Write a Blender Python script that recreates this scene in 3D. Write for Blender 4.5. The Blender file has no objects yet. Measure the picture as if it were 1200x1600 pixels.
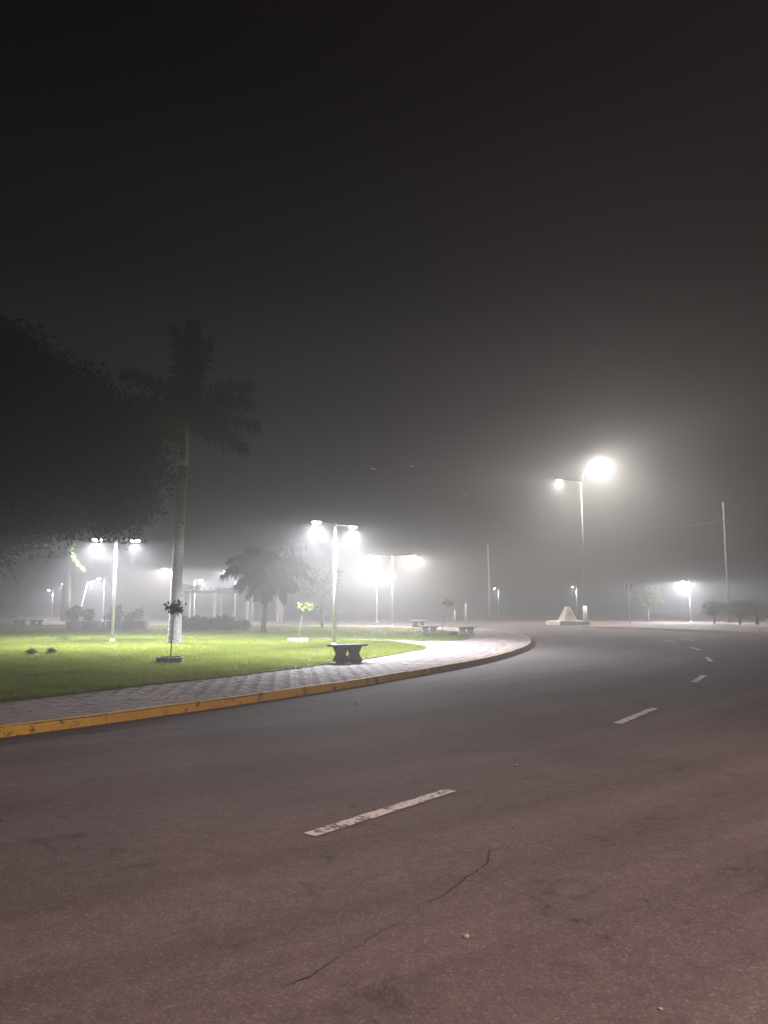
import bpy, bmesh, math, random
import numpy as np
from mathutils import Vector, Matrix

SC = bpy.context.scene
COL = SC.collection
R = math.radians

# ------------------------------------------------------------------ camera
cam_data = bpy.data.cameras.new('camera')
cam = bpy.data.objects.new('camera', cam_data)
COL.objects.link(cam)
cam.location = (0, 0, 1.6)
cam.rotation_euler = (R(90) + math.atan(145 / 1200), 0, 0)
cam_data.sensor_fit = 'VERTICAL'
cam_data.sensor_height = 24
cam_data.lens = 18.0
cam_data.clip_start = 0.05
cam_data.clip_end = 2000
SC.camera = cam

# ------------------------------------------------------------------ night sky
W = bpy.data.worlds.new('World')
SC.world = W
W.use_nodes = True
bg = W.node_tree.nodes['Background']
# night sky: nearly black overhead, a dim glow of the town's lights towards the horizon all round
wt = W.node_tree
geo = wt.nodes.new('ShaderNodeTexCoord')
sep = wt.nodes.new('ShaderNodeSeparateXYZ')
wt.links.new(geo.outputs['Generated'], sep.inputs[0])
rmp = wt.nodes.new('ShaderNodeValToRGB')
rmp.color_ramp.interpolation = 'EASE'
els = rmp.color_ramp.elements
els[0].position, els[0].color = 0.10, (0.92, 0.86, 0.84, 1)
els[1].position, els[1].color = 0.62, (0.016, 0.012, 0.018, 1)
e = els.new(0.28)
e.color = (0.50, 0.46, 0.45, 1)
e = els.new(0.42)
e.color = (0.15, 0.135, 0.138, 1)
wt.links.new(sep.outputs['Z'], rmp.inputs['Fac'])
wt.links.new(rmp.outputs['Color'], bg.inputs['Color'])
bg.inputs['Strength'].default_value = 0.040

# ------------------------------------------------------------------ exposure, sampling
SC.view_settings.view_transform = 'Standard'
SC.view_settings.look = 'None'
SC.view_settings.exposure = 0.0
SC.view_settings.gamma = 1.0
SC.view_settings.use_curve_mapping = False
cy = SC.cycles
cy.max_bounces = 4
cy.diffuse_bounces = 2
cy.glossy_bounces = 2
cy.transmission_bounces = 2
cy.volume_bounces = 0
cy.use_light_tree = True
cy.use_denoising = True
cy.denoiser = 'OPENIMAGEDENOISE'
cy.sample_clamp_indirect = 4.0
cy.caustics_reflective = False
cy.caustics_refractive = False

FOG_DENSITY = 0.0165
FOG_G = 0.64
PARK_W = 10400.0
IES_K = 0.014
WHITE = (0.90, 0.93, 1.0)
WARM = (1.0, 0.965, 0.90)
ROSE = (1.0, 0.75, 0.69)

# ------------------------------------------------------------------ materials
def new_mat(name):
    m = bpy.data.materials.new(name)
    m.use_nodes = True
    nt = m.node_tree
    b = nt.nodes['Principled BSDF']
    return m, nt, b


def coords(nt, scale=(1, 1, 1), obj=True):
    tc = nt.nodes.new('ShaderNodeTexCoord')
    mp = nt.nodes.new('ShaderNodeMapping')
    mp.inputs['Scale'].default_value = scale
    nt.links.new(tc.outputs['Object' if obj else 'Generated'], mp.inputs['Vector'])
    return mp.outputs['Vector']


def noise(nt, vec, scale, detail=4, rough=0.6, dist=0.0):
    n = nt.nodes.new('ShaderNodeTexNoise')
    n.inputs['Scale'].default_value = scale
    n.inputs['Detail'].default_value = detail
    n.inputs['Roughness'].default_value = rough
    n.inputs['Distortion'].default_value = dist
    nt.links.new(vec, n.inputs['Vector'])
    return n.outputs['Fac']


def ramp(nt, fac, stops):
    r = nt.nodes.new('ShaderNodeValToRGB')
    els = r.color_ramp.elements
    while len(els) < len(stops):
        els.new(0.5)
    for e, (p, c) in zip(els, stops):
        e.position = p
        e.color = (c[0], c[1], c[2], 1) if not isinstance(c, (int, float)) else (c, c, c, 1)
    nt.links.new(fac, r.inputs['Fac'])
    return r.outputs['Color']


def mix(nt, a, b, fac, mode='MIX'):
    m = nt.nodes.new('ShaderNodeMix')
    m.data_type = 'RGBA'
    m.blend_type = mode
    for sock, v in ((m.inputs[6], a), (m.inputs[7], b)):
        if isinstance(v, tuple):
            sock.default_value = (v[0], v[1], v[2], 1)
        else:
            nt.links.new(v, sock)
    if isinstance(fac, (int, float)):
        m.inputs[0].default_value = fac
    else:
        nt.links.new(fac, m.inputs[0])
    return m.outputs[2]


def bump(nt, b, height, strength=0.3, dist=0.01):
    n = nt.nodes.new('ShaderNodeBump')
    n.inputs['Strength'].default_value = strength
    n.inputs['Distance'].default_value = dist
    nt.links.new(height, n.inputs['Height'])
    nt.links.new(n.outputs['Normal'], b.inputs['Normal'])


def mottled(name, c1, c2, scale=6, rough=0.8, bump_s=0.2, bump_scale=60, metallic=0.0, bump_d=0.004):
    m, nt, b = new_mat(name)
    v = coords(nt)
    f = noise(nt, v, scale, 6, 0.65)
    col = ramp(nt, f, [(0.3, c1), (0.7, c2)])
    nt.links.new(col, b.inputs['Base Color'])
    b.inputs['Roughness'].default_value = rough
    b.inputs['Metallic'].default_value = metallic
    if bump_s:
        bump(nt, b, noise(nt, v, bump_scale, 3, 0.6), bump_s, bump_d)
    return m


MAT = {}


def asphalt():
    m, nt, b = new_mat('asphalt')
    v = coords(nt)
    fine = noise(nt, v, 70, 3, 0.8)
    mid = noise(nt, v, 9, 5, 0.65)
    big = noise(nt, v, 0.35, 4, 0.55, 0.6)
    # tyre-worn bands that follow the bend: noise over the distance from the bend's centre
    ge = nt.nodes.new('ShaderNodeNewGeometry')
    sub = nt.nodes.new('ShaderNodeVectorMath')
    sub.operation = 'SUBTRACT'
    sub.inputs[1].default_value = (-26, 42, 0)
    nt.links.new(ge.outputs['Position'], sub.inputs[0])
    ln = nt.nodes.new('ShaderNodeVectorMath')
    ln.operation = 'LENGTH'
    nt.links.new(sub.outputs[0], ln.inputs[0])
    sp = nt.nodes.new('ShaderNodeSeparateXYZ')
    nt.links.new(sub.outputs[0], sp.inputs[0])
    at = nt.nodes.new('ShaderNodeMath')
    at.operation = 'ARCTAN2'
    nt.links.new(sp.outputs['Y'], at.inputs[0])
    nt.links.new(sp.outputs['X'], at.inputs[1])
    cb = nt.nodes.new('ShaderNodeCombineXYZ')
    nt.links.new(ln.outputs['Value'], cb.inputs['X'])
    nt.links.new(at.outputs[0], cb.inputs['Y'])
    streak = noise(nt, cb.outputs[0], 1.1, 5, 0.62)
    stain = noise(nt, v, 1.7, 6, 0.7, 1.2)
    base = ramp(nt, big, [(0.32, (0.120, 0.094, 0.093)), (0.68, (0.162, 0.121, 0.117))])
    base = mix(nt, base, ramp(nt, streak, [(0.35, 0.72), (0.65, 1.12)]), 1.0, 'MULTIPLY')
    base = mix(nt, base, ramp(nt, mid, [(0.3, 0.82), (0.7, 1.14)]), 1.0, 'MULTIPLY')
    base = mix(nt, base, ramp(nt, stain, [(0.30, 0.55), (0.40, 0.94), (0.62, 1.0), (0.75, 1.18)]), 1.0, 'MULTIPLY')
    # exposed aggregate: tiny pale and dark grains
    vo = nt.nodes.new('ShaderNodeTexVoronoi')
    vo.inputs['Scale'].default_value = 85
    nt.links.new(v, vo.inputs['Vector'])
    sep = nt.nodes.new('ShaderNodeSeparateColor')
    nt.links.new(vo.outputs['Color'], sep.inputs['Color'])
    grain = ramp(nt, sep.outputs[0], [(0.0, 0.76), (0.45, 0.95), (0.86, 1.06), (0.98, 1.45)])
    base = mix(nt, base, grain, 0.85, 'MULTIPLY')
    nt.links.new(base, b.inputs['Base Color'])
    nt.links.new(ramp(nt, mid, [(0.3, 0.84), (0.7, 0.96)]), b.inputs['Roughness'])
    b.inputs['Specular IOR Level'].default_value = 0.22
    h = mix(nt, fine, vo.outputs['Distance'], 0.5)
    bump(nt, b, h, 0.35, 0.005)
    return m


MAT['asphalt'] = asphalt()
MAT['earth'] = mottled('earth', (0.07, 0.045, 0.035), (0.14, 0.09, 0.07), 0.5, 0.95, 0.3, 12)
MAT['crack'] = mottled('crack', (0.012, 0.01, 0.01), (0.03, 0.025, 0.022), 20, 0.95, 0.3, 80)
MAT['bedding'] = mottled('bedding', (0.05, 0.037, 0.032), (0.10, 0.075, 0.065), 8, 0.95, 0.3, 90)
MAT['stone'] = mottled('pebble', (0.28, 0.25, 0.23), (0.45, 0.41, 0.38), 30, 0.85, 0.4, 60)


def paint():
    m, nt, b = new_mat('road_paint')
    v = coords(nt)
    f = noise(nt, v, 26, 6, 0.75)
    g = noise(nt, v, 4, 4, 0.6)
    w = nt.nodes.new('ShaderNodeMath')
    w.operation = 'ADD'
    nt.links.new(f, w.inputs[0])
    nt.links.new(g, w.inputs[1])
    hm = nt.nodes.new('ShaderNodeMath')
    hm.operation = 'MULTIPLY'
    hm.inputs[1].default_value = 0.5
    nt.links.new(w.outputs[0], hm.inputs[0])
    fac = ramp(nt, hm.outputs[0], [(0.445, 1.0), (0.49, 0.0)])
    col = mix(nt, (0.58, 0.53, 0.49), (0.10, 0.08, 0.07), fac)
    nt.links.new(col, b.inputs['Base Color'])
    b.inputs['Roughness'].default_value = 0.7
    bump(nt, b, noise(nt, v, 80, 3), 0.4, 0.004)
    return m


MAT['paint'] = paint()


def paver():
    m, nt, b = new_mat('concrete_paver')
    oi = nt.nodes.new('ShaderNodeObjectInfo')
    at = nt.nodes.new('ShaderNodeAttribute')
    at.attribute_name = 'shade'
    add = nt.nodes.new('ShaderNodeMath')
    add.operation = 'ADD'
    nt.links.new(oi.outputs['Random'], add.inputs[0])
    nt.links.new(at.outputs['Fac'], add.inputs[1])
    fr = nt.nodes.new('ShaderNodeMath')
    fr.operation = 'FRACT'
    nt.links.new(add.outputs[0], fr.inputs[0])
    col = ramp(nt, fr.outputs[0], [(0.0, (0.27, 0.205, 0.195)), (0.35, (0.32, 0.248, 0.238)),
                                  (0.7, (0.36, 0.288, 0.278)), (1.0, (0.29, 0.205, 0.185))])
    ge = nt.nodes.new('ShaderNodeNewGeometry')
    n = noise(nt, ge.outputs['Position'], 1.2, 5, 0.6)
    col = mix(nt, col, ramp(nt, n, [(0.3, 0.7), (0.7, 1.12)]), 1.0, 'MULTIPLY')
    n2 = noise(nt, ge.outputs['Position'], 60, 3, 0.7)
    col = mix(nt, col, ramp(nt, n2, [(0.3, 0.85), (0.7, 1.12)]), 1.0, 'MULTIPLY')
    nt.links.new(col, b.inputs['Base Color'])
    b.inputs['Roughness'].default_value = 0.85
    bump(nt, b, n2, 0.4, 0.003)
    return m


MAT['paver'] = paver()


def far_paving():
    m, nt, b = new_mat('far_paving')
    v = coords(nt)
    br = nt.nodes.new('ShaderNodeTexBrick')
    br.inputs['Scale'].default_value = 5
    br.inputs['Mortar Size'].default_value = 0.03
    br.inputs['Color1'].default_value = (0.28, 0.21, 0.19, 1)
    br.inputs['Color2'].default_value = (0.33, 0.27, 0.25, 1)
    br.inputs['Mortar'].default_value = (0.12, 0.09, 0.08, 1)
    nt.links.new(v, br.inputs['Vector'])
    n = noise(nt, v, 0.6, 5, 0.6)
    col = mix(nt, br.outputs['Color'], ramp(nt, n, [(0.3, 0.7), (0.7, 1.15)]), 1.0, 'MULTIPLY')
    nt.links.new(col, b.inputs['Base Color'])
    b.inputs['Roughness'].default_value = 0.9
    return m


MAT['far_paving'] = far_paving()


def kerb_paint(name, c1, c2, wear):
    m, nt, b = new_mat(name)
    ge = nt.nodes.new('ShaderNodeNewGeometry')
    n = noise(nt, ge.outputs['Position'], 5, 7, 0.72)
    n2 = noise(nt, ge.outputs['Position'], 1.3, 5, 0.6)
    n3 = noise(nt, ge.outputs['Position'], 28, 4, 0.7)
    col = ramp(nt, n2, [(0.3, c1), (0.7, c2)])
    w = ramp(nt, n, [(wear, 1.0), (wear + 0.07, 0.0)])
    col = mix(nt, col, (0.09, 0.065, 0.05), w)
    col = mix(nt, col, ramp(nt, n3, [(0.3, 0.8), (0.7, 1.1)]), 1.0, 'MULTIPLY')
    nt.links.new(col, b.inputs['Base Color'])
    b.inputs['Roughness'].default_value = 0.75
    bump(nt, b, n, 0.6, 0.012)
    return m


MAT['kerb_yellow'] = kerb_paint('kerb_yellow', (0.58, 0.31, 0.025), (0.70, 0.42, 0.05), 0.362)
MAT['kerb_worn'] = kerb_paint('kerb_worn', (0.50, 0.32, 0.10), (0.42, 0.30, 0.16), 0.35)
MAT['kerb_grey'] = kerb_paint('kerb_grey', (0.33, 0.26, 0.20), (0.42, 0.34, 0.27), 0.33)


def grass_mat(name, c1, c2, c3):
    m, nt, b = new_mat(name)
    ge = nt.nodes.new('ShaderNodeNewGeometry')
    n = noise(nt, ge.outputs['Position'], 0.42, 6, 0.68, 0.8)
    n2 = noise(nt, ge.outputs['Position'], 7, 4, 0.7)
    col = ramp(nt, n, [(0.3, c1), (0.55, c2), (0.75, c3)])
    col = mix(nt, col, ramp(nt, n2, [(0.3, 0.65), (0.7, 1.25)]), 1.0, 'MULTIPLY')
    nt.links.new(col, b.inputs['Base Color'])
    b.inputs['Roughness'].default_value = 0.75
    b.inputs['Specular IOR Level'].default_value = 0.25
    return m


MAT['lawn'] = grass_mat('lawn', (0.07, 0.09, 0.014), (0.11, 0.135, 0.018), (0.13, 0.14, 0.028))
MAT['blade'] = grass_mat('blade', (0.10, 0.155, 0.016), (0.165, 0.22, 0.024), (0.23, 0.235, 0.05))
_nt = MAT['blade'].node_tree
_b = _nt.nodes['Principled BSDF']
_tr = _nt.nodes.new('ShaderNodeBsdfTranslucent')
_tr.inputs['Color'].default_value = (0.22, 0.25, 0.035, 1)
_mx = _nt.nodes.new('ShaderNodeMixShader')
_mx.inputs[0].default_value = 0.5
_nt.links.new(_b.outputs[0], _mx.inputs[1])
_nt.links.new(_tr.outputs[0], _mx.inputs[2])
_nt.links.new(_mx.outputs[0], _nt.nodes['Material Output'].inputs['Surface'])


def leaf_mat(name, c1, c2, trans=0.25):
    m, nt, b = new_mat(name)
    ge = nt.nodes.new('ShaderNodeNewGeometry')
    col = ramp(nt, ge.outputs['Random Per Island'], [(0.0, c1), (1.0, c2)])
    nt.links.new(col, b.inputs['Base Color'])
    b.inputs['Roughness'].default_value = 0.7
    b.inputs['Specular IOR Level'].default_value = 0.08
    tr = nt.nodes.new('ShaderNodeBsdfTranslucent')
    nt.links.new(col, tr.inputs['Color'])
    mx = nt.nodes.new('ShaderNodeMixShader')
    mx.inputs[0].default_value = trans
    out = nt.nodes['Material Output']
    nt.links.new(b.outputs[0], mx.inputs[1])
    nt.links.new(tr.outputs[0], mx.inputs[2])
    nt.links.new(mx.outputs[0], out.inputs['Surface'])
    return m


MAT['leaf_dark'] = leaf_mat('leaf_dark', (0.015, 0.021, 0.009), (0.032, 0.042, 0.015), 0.12)
MAT['leaf_mid'] = leaf_mat('leaf_mid', (0.04, 0.07, 0.018), (0.085, 0.12, 0.03))
MAT['leaf_bright'] = leaf_mat('leaf_bright', (0.11, 0.15, 0.04), (0.18, 0.22, 0.075), 0.35)
MAT['palm_leaf'] = leaf_mat('palm_leaf', (0.02, 0.028, 0.011), (0.04, 0.05, 0.018), 0.1)
MAT['dry_leaf'] = leaf_mat('dry_leaf', (0.04, 0.033, 0.022), (0.075, 0.06, 0.04), 0.1)
MAT['litter'] = leaf_mat('litter', (0.10, 0.07, 0.03), (0.22, 0.17, 0.08), 0.1)
MAT['bark'] = mottled('bark', (0.05, 0.038, 0.03), (0.11, 0.085, 0.065), 5, 0.95, 0.7, 18, bump_d=0.03)
MAT['twig'] = mottled('twig', (0.12, 0.09, 0.06), (0.2, 0.16, 0.11), 20, 0.9, 0.2)


def palm_bark():
    m, nt, b = new_mat('palm_bark')
    v = coords(nt)
    wv = nt.nodes.new('ShaderNodeTexWave')
    wv.wave_type = 'BANDS'
    wv.bands_direction = 'Z'
    wv.inputs['Scale'].default_value = 1.6
    wv.inputs['Distortion'].default_value = 3.5
    wv.inputs['Detail'].default_value = 4
    wv.inputs['Detail Scale'].default_value = 1.6
    nt.links.new(v, wv.inputs['Vector'])
    n = noise(nt, coords(nt, (1, 1, 0.3)), 4.5, 7, 0.78)
    col = ramp(nt, n, [(0.3, (0.05, 0.046, 0.04)), (0.52, (0.125, 0.117, 0.109)), (0.8, (0.19, 0.18, 0.17))])
    col = mix(nt, col, ramp(nt, wv.outputs['Fac'], [(0.0, 0.82), (0.2, 1.0), (1.0, 1.04)]), 1.0, 'MULTIPLY')
    nt.links.new(col, b.inputs['Base Color'])
    b.inputs['Roughness'].default_value = 0.9
    bump(nt, b, wv.outputs['Fac'], 0.4, 0.02)
    return m


MAT['palm_bark'] = palm_bark()
MAT['crownshaft'] = mottled('crownshaft', (0.09, 0.12, 0.04), (0.14, 0.17, 0.06), 3, 0.6, 0.1)
MAT['steel'] = mottled('galvanised_steel', (0.48, 0.48, 0.50), (0.62, 0.62, 0.64), 9, 0.5, 0.1, 50, 0.35)
MAT['housing'] = mottled('lamp_housing', (0.20, 0.20, 0.21), (0.28, 0.28, 0.29), 12, 0.5, 0.0, 10, 0.3)
MAT['concrete'] = mottled('concrete', (0.24, 0.225, 0.21), (0.38, 0.36, 0.34), 5, 0.9, 0.4, 45)
MAT['dark_concrete'] = mottled('weathered_concrete', (0.10, 0.092, 0.085), (0.19, 0.175, 0.165), 7, 0.92, 0.5, 45)
MAT['pole_concrete'] = mottled('pole_concrete', (0.11, 0.105, 0.10), (0.17, 0.16, 0.155), 4, 0.9, 0.3, 40)
MAT['pole_grey'] = mottled('pole_grey', (0.06, 0.055, 0.05), (0.10, 0.095, 0.09), 4, 0.9, 0.3, 40)
MAT['whitewash'] = mottled('whitewash', (0.62, 0.57, 0.53), (0.78, 0.74, 0.70), 3, 0.85, 0.3, 30)
MAT['plaster'] = mottled('white_plaster', (0.60, 0.52, 0.47), (0.76, 0.69, 0.64), 3, 0.85, 0.2, 30)
MAT['plaque'] = mottled('plaque', (0.20, 0.19, 0.18), (0.30, 0.28, 0.26), 14, 0.5, 0.2, 40, 0.5)
MAT['timber'] = mottled('dark_timber', (0.055, 0.045, 0.04), (0.11, 0.09, 0.08), 9, 0.85, 0.3, 30)
MAT['planter'] = mottled('planter_concrete', (0.13, 0.12, 0.115), (0.22, 0.20, 0.195), 6, 0.9, 0.3, 30)
MAT['soil'] = mottled('soil', (0.04, 0.028, 0.02), (0.08, 0.058, 0.042), 14, 0.95, 0.5, 30)
MAT['brick_ring'] = mottled('ring_concrete', (0.17, 0.155, 0.13), (0.27, 0.25, 0.215), 8, 0.9, 0.5, 40)
MAT['wire'] = mottled('wire', (0.02, 0.02, 0.02), (0.04, 0.04, 0.04), 9, 0.6, 0.0)
MAT['sign_dark'] = mottled('sign_dark', (0.05, 0.05, 0.06), (0.09, 0.085, 0.095), 9, 0.5, 0.0)
MAT['sign_pale'] = mottled('sign_pale', (0.55, 0.5, 0.52), (0.66, 0.62, 0.63), 9, 0.5, 0.0)
MAT['plumage'] = mottled('plumage', (0.55, 0.52, 0.47), (0.75, 0.72, 0.66), 30, 0.8, 0.0)
MAT['clay'] = mottled('clay', (0.30, 0.13, 0.09), (0.40, 0.2, 0.15), 7, 0.9, 0.3)


def lens_mat(name, color, strength):
    m, nt, b = new_mat(name)
    b.inputs['Base Color'].default_value = (0.8, 0.8, 0.8, 1)
    b.inputs['Emission Color'].default_value = (*color, 1)
    b.inputs['Emission Strength'].default_value = strength
    try:
        m.cycles.emission_sampling = 'NONE'
    except Exception:
        pass
    return m


MAT['lens_white'] = lens_mat('lens_white', WHITE, 60)
MAT['lens_warm'] = lens_mat('lens_warm', WARM, 60)
MAT['lens_rose'] = lens_mat('lens_rose', ROSE, 60)


# ------------------------------------------------------------------ mesh helpers
class MB:
    """collects shapes and links them as one mesh object"""

    def __init__(self):
        self.v = []
        self.f = []

    def add(self, vs, fs):
        b = len(self.v)
        self.v.extend([tuple(p) for p in vs])
        self.f.extend([tuple(i + b for i in q) for q in fs])
        return self

    def box(self, c, s, rz=0.0, taper=1.0, bevel=0.0):
        hx, hy, hz = s[0] / 2, s[1] / 2, s[2] / 2
        ca, sa = math.cos(rz), math.sin(rz)
        if bevel > 0:
            rings = []
            bv = bevel
            for z, ins in ((-hz, bv), (-hz + bv, 0), (hz - bv, 0), (hz, bv)):
                k = taper if z > 0 else 1.0
                x, y = hx * k - ins, hy * k - ins
                rings.append([(-x, -y, z), (x, -y, z), (x, y, z), (-x, y, z)])
            vs = [p for r in rings for p in r]
            fs = [(3, 2, 1, 0), (12, 13, 14, 15)]
            for r in range(3):
                for i in range(4):
                    j = (i + 1) % 4
                    fs.append((r * 4 + i, r * 4 + j, r * 4 + 4 + j, r * 4 + 4 + i))
        else:
            t = taper
            vs = [(-hx, -hy, -hz), (hx, -hy, -hz), (hx, hy, -hz), (-hx, hy, -hz),
                  (-hx * t, -hy * t, hz), (hx * t, -hy * t, hz), (hx * t, hy * t, hz), (-hx * t, hy * t, hz)]
            fs = [(3, 2, 1, 0), (4, 5, 6, 7), (0, 1, 5, 4), (1, 2, 6, 5), (2, 3, 7, 6), (3, 0, 4, 7)]
        vs = [(c[0] + x * ca - y * sa, c[1] + x * sa + y * ca, c[2] + z) for x, y, z in vs]
        return self.add(vs, fs)

    def tube(self, pts, radii, n=8, cap=True):
        pts = [Vector(p) for p in pts]
        if isinstance(radii, (int, float)):
            radii = [radii] * len(pts)
        vs, fs = [], []
        for i, p in enumerate(pts):
            a = pts[max(i - 1, 0)]
            b = pts[min(i + 1, len(pts) - 1)]
            d = (b - a)
            d = d.normalized() if d.length > 1e-9 else Vector((0, 0, 1))
            ref = Vector((1, 0, 0)) if abs(d.x) < 0.9 else Vector((0, 1, 0))
            u = d.cross(ref).normalized()
            w = d.cross(u)
            for k in range(n):
                a_ = 2 * math.pi * k / n
                vs.append(p + (u * math.cos(a_) + w * math.sin(a_)) * radii[i])
        for i in range(len(pts) - 1):
            for k in range(n):
                k2 = (k + 1) % n
                fs.append((i * n + k, i * n + k2, (i + 1) * n + k2, (i + 1) * n + k))
        if cap:
            fs.append(tuple(range(n)))
            fs.append(tuple(reversed(range((len(pts) - 1) * n, len(pts) * n))))
        return self.add(vs, fs)

    def lathe(self, prof, c=(0, 0, 0), n=16, sx=1.0, sy=1.0):
        vs, fs = [], []
        for r, z in prof:
            for k in range(n):
                a = 2 * math.pi * k / n
                vs.append((c[0] + r * sx * math.cos(a), c[1] + r * sy * math.sin(a), c[2] + z))
        for i in range(len(prof) - 1):
            for k in range(n):
                k2 = (k + 1) % n
                fs.append((i * n + k, i * n + k2, (i + 1) * n + k2, (i + 1) * n + k))
        fs.append(tuple(reversed(range(n))))
        fs.append(tuple(range((len(prof) - 1) * n, len(prof) * n)))
        return self.add(vs, fs)

    def prism(self, poly, z0, z1):
        n = len(poly)
        vs = [(x, y, z0) for x, y in poly] + [(x, y, z1) for x, y in poly]
        fs = [tuple(reversed(range(n))), tuple(range(n, 2 * n))]
        for i in range(n):
            j = (i + 1) % n
            fs.append((i, j, n + j, n + i))
        return self.add(vs, fs)

    def mesh(self, name, mat, smooth=False):
        me = bpy.data.meshes.new(name)
        me.from_pydata(self.v, [], self.f)
        bm = bmesh.new()
        bm.from_mesh(me)
        bmesh.ops.recalc_face_normals(bm, faces=bm.faces)
        big = [f for f in bm.faces if len(f.verts) > 4]
        if big:
            bmesh.ops.triangulate(bm, faces=big)
        bm.to_mesh(me)
        bm.free()
        me.materials.append(MAT[mat])
        if smooth:
            me.polygons.foreach_set('use_smooth', [True] * len(me.polygons))
        return me

    def build(self, name, mat, parent=None, smooth=False, loc=None):
        return link(name, self.mesh(name, mat, smooth), parent, loc)


def link(name, me, parent=None, loc=None):
    o = bpy.data.objects.new(name, me)
    COL.objects.link(o)
    o.parent = parent
    if loc is not None:
        o.location = loc
    return o


def np_mesh(name, verts, faces, mat):
    """verts (n,3), faces (m,k) numpy arrays -> mesh, fast"""
    me = bpy.data.meshes.new(name)
    m, k = faces.shape
    me.vertices.add(len(verts))
    me.vertices.foreach_set('co', np.asarray(verts, dtype=np.float32).ravel())
    me.loops.add(m * k)
    me.loops.foreach_set('vertex_index', faces.astype(np.int32).ravel())
    me.polygons.add(m)
    me.polygons.foreach_set('loop_start', np.arange(0, m * k, k, dtype=np.int32))
    me.update(calc_edges=True)
    me.materials.append(MAT[mat])
    return me


def tag(o, label=None, cat=None, group=None, kind=None):
    for k, v in (('label', label), ('category', cat), ('group', group), ('kind', kind)):
        if v:
            o[k] = v
    return o


def thing(name, loc, label, cat, group=None, rz=0.0):
    o = bpy.data.objects.new(name, None)
    COL.objects.link(o)
    o.location = loc
    o.rotation_euler = (0, 0, rz)
    o.empty_display_size = 0.2
    return tag(o, label, cat, group)


def copy_tree(o, parent=None):
    c = o.copy()
    COL.objects.link(c)
    c.parent = parent
    for ch in list(o.children):
        copy_tree(ch, c)
    return c


def leaf_arrays(centres, size, rng, per=1, spread=0.0, aspect=0.45, droop=0.3, up=None):
    """pointed four-sided leaves, numpy; centres (n,3)"""
    c = np.repeat(np.asarray(centres, float), per, axis=0)
    n = len(c)
    c = c + rng.normal(0, 1, (n, 3)) * spread
    d = rng.normal(0, 1, (n, 3))
    d[:, 2] -= droop
    d /= np.linalg.norm(d, axis=1)[:, None]
    r = rng.normal(0, 1, (n, 3))
    w = np.cross(d, r)
    w /= np.linalg.norm(w, axis=1)[:, None] + 1e-9
    L = size * rng.uniform(0.6, 1.3, n)[:, None]
    nrm = np.cross(d, w)
    p0 = c
    p1 = c + d * L * 0.5 + w * L * aspect * 0.5 + nrm * L * 0.06
    p2 = c + d * L
    p3 = c + d * L * 0.5 - w * L * aspect * 0.5 + nrm * L * 0.06
    v = np.stack([p0, p1, p2, p3], 1).reshape(-1, 3)
    f = np.arange(4 * n).reshape(-1, 4)
    return v, f


def in_poly(x, y, poly):
    """vectorised point-in-polygon"""
    x = np.asarray(x)
    y = np.asarray(y)
    ins = np.zeros(x.shape, bool)
    n = len(poly)
    j = n - 1
    for i in range(n):
        xi, yi = poly[i]
        xj, yj = poly[j]
        if yi != yj:
            c = ((yi > y) != (yj > y)) & (x < (xj - xi) * (y - yi) / (yj - yi) + xi)
            ins ^= c
        j = i
    return ins


def spline(pts, step):
    """Catmull-Rom through 2D points, resampled at even steps"""
    P = [Vector((p[0], p[1], 0)) for p in pts]
    dense = []
    for i in range(len(P) - 1):
        p0, p1, p2, p3 = P[max(i - 1, 0)], P[i], P[i + 1], P[min(i + 2, len(P) - 1)]
        for k in range(24):
            t = k / 24
            dense.append(0.5 * ((2 * p1) + (p2 - p0) * t + (2 * p0 - 5 * p1 + 4 * p2 - p3) * t * t
                                + (3 * p1 - p0 - 3 * p2 + p3) * t ** 3))
    dense.append(P[-1])
    out = [dense[0]]
    acc = 0.0
    for a, b in zip(dense, dense[1:]):
        seg = (b - a).length
        while acc + seg >= step:
            t = (step - acc) / seg
            a = a.lerp(b, t)
            out.append(a)
            seg = (b - a).length
            acc = 0.0
        acc += seg
    return [(p.x, p.y) for p in out]


def offset(line, d):
    """shift a polyline to its left by d"""
    out = []
    for i, p in enumerate(line):
        a = line[max(i - 1, 0)]
        b = line[min(i + 1, len(line) - 1)]
        t = Vector((b[0] - a[0], b[1] - a[1]))
        t.normalize()
        out.append((p[0] - t.y * d, p[1] + t.x * d))
    return out


# ------------------------------------------------------------------ ground, road
KZ = 0.13          # pavement height above the road
g = MB().add([(-300, -60, -0.03), (300, -60, -0.03), (300, 320, -0.03), (-300, 320, -0.03)], [(0, 1, 2, 3)])
tag(g.build('ground', 'earth'), 'bare reddish earth stretching away into the fog', None, None, 'structure')

road_poly = [(-26, -40), (60, -40), (60, 28), (24, 33), (20.4, 40.3), (18.9, 45.2), (17.2, 49.2), (13, 55.5),
             (0, 61), (-40, 66), (-60, 66), (-60, 58), (-26, 0)]
road = MB().add([(x, y, 0.0) for x, y in road_poly], [tuple(range(len(road_poly)))]).build('road', 'asphalt')
tag(road, 'worn reddish grey asphalt road curving round the park', None, None, 'structure')

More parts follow.
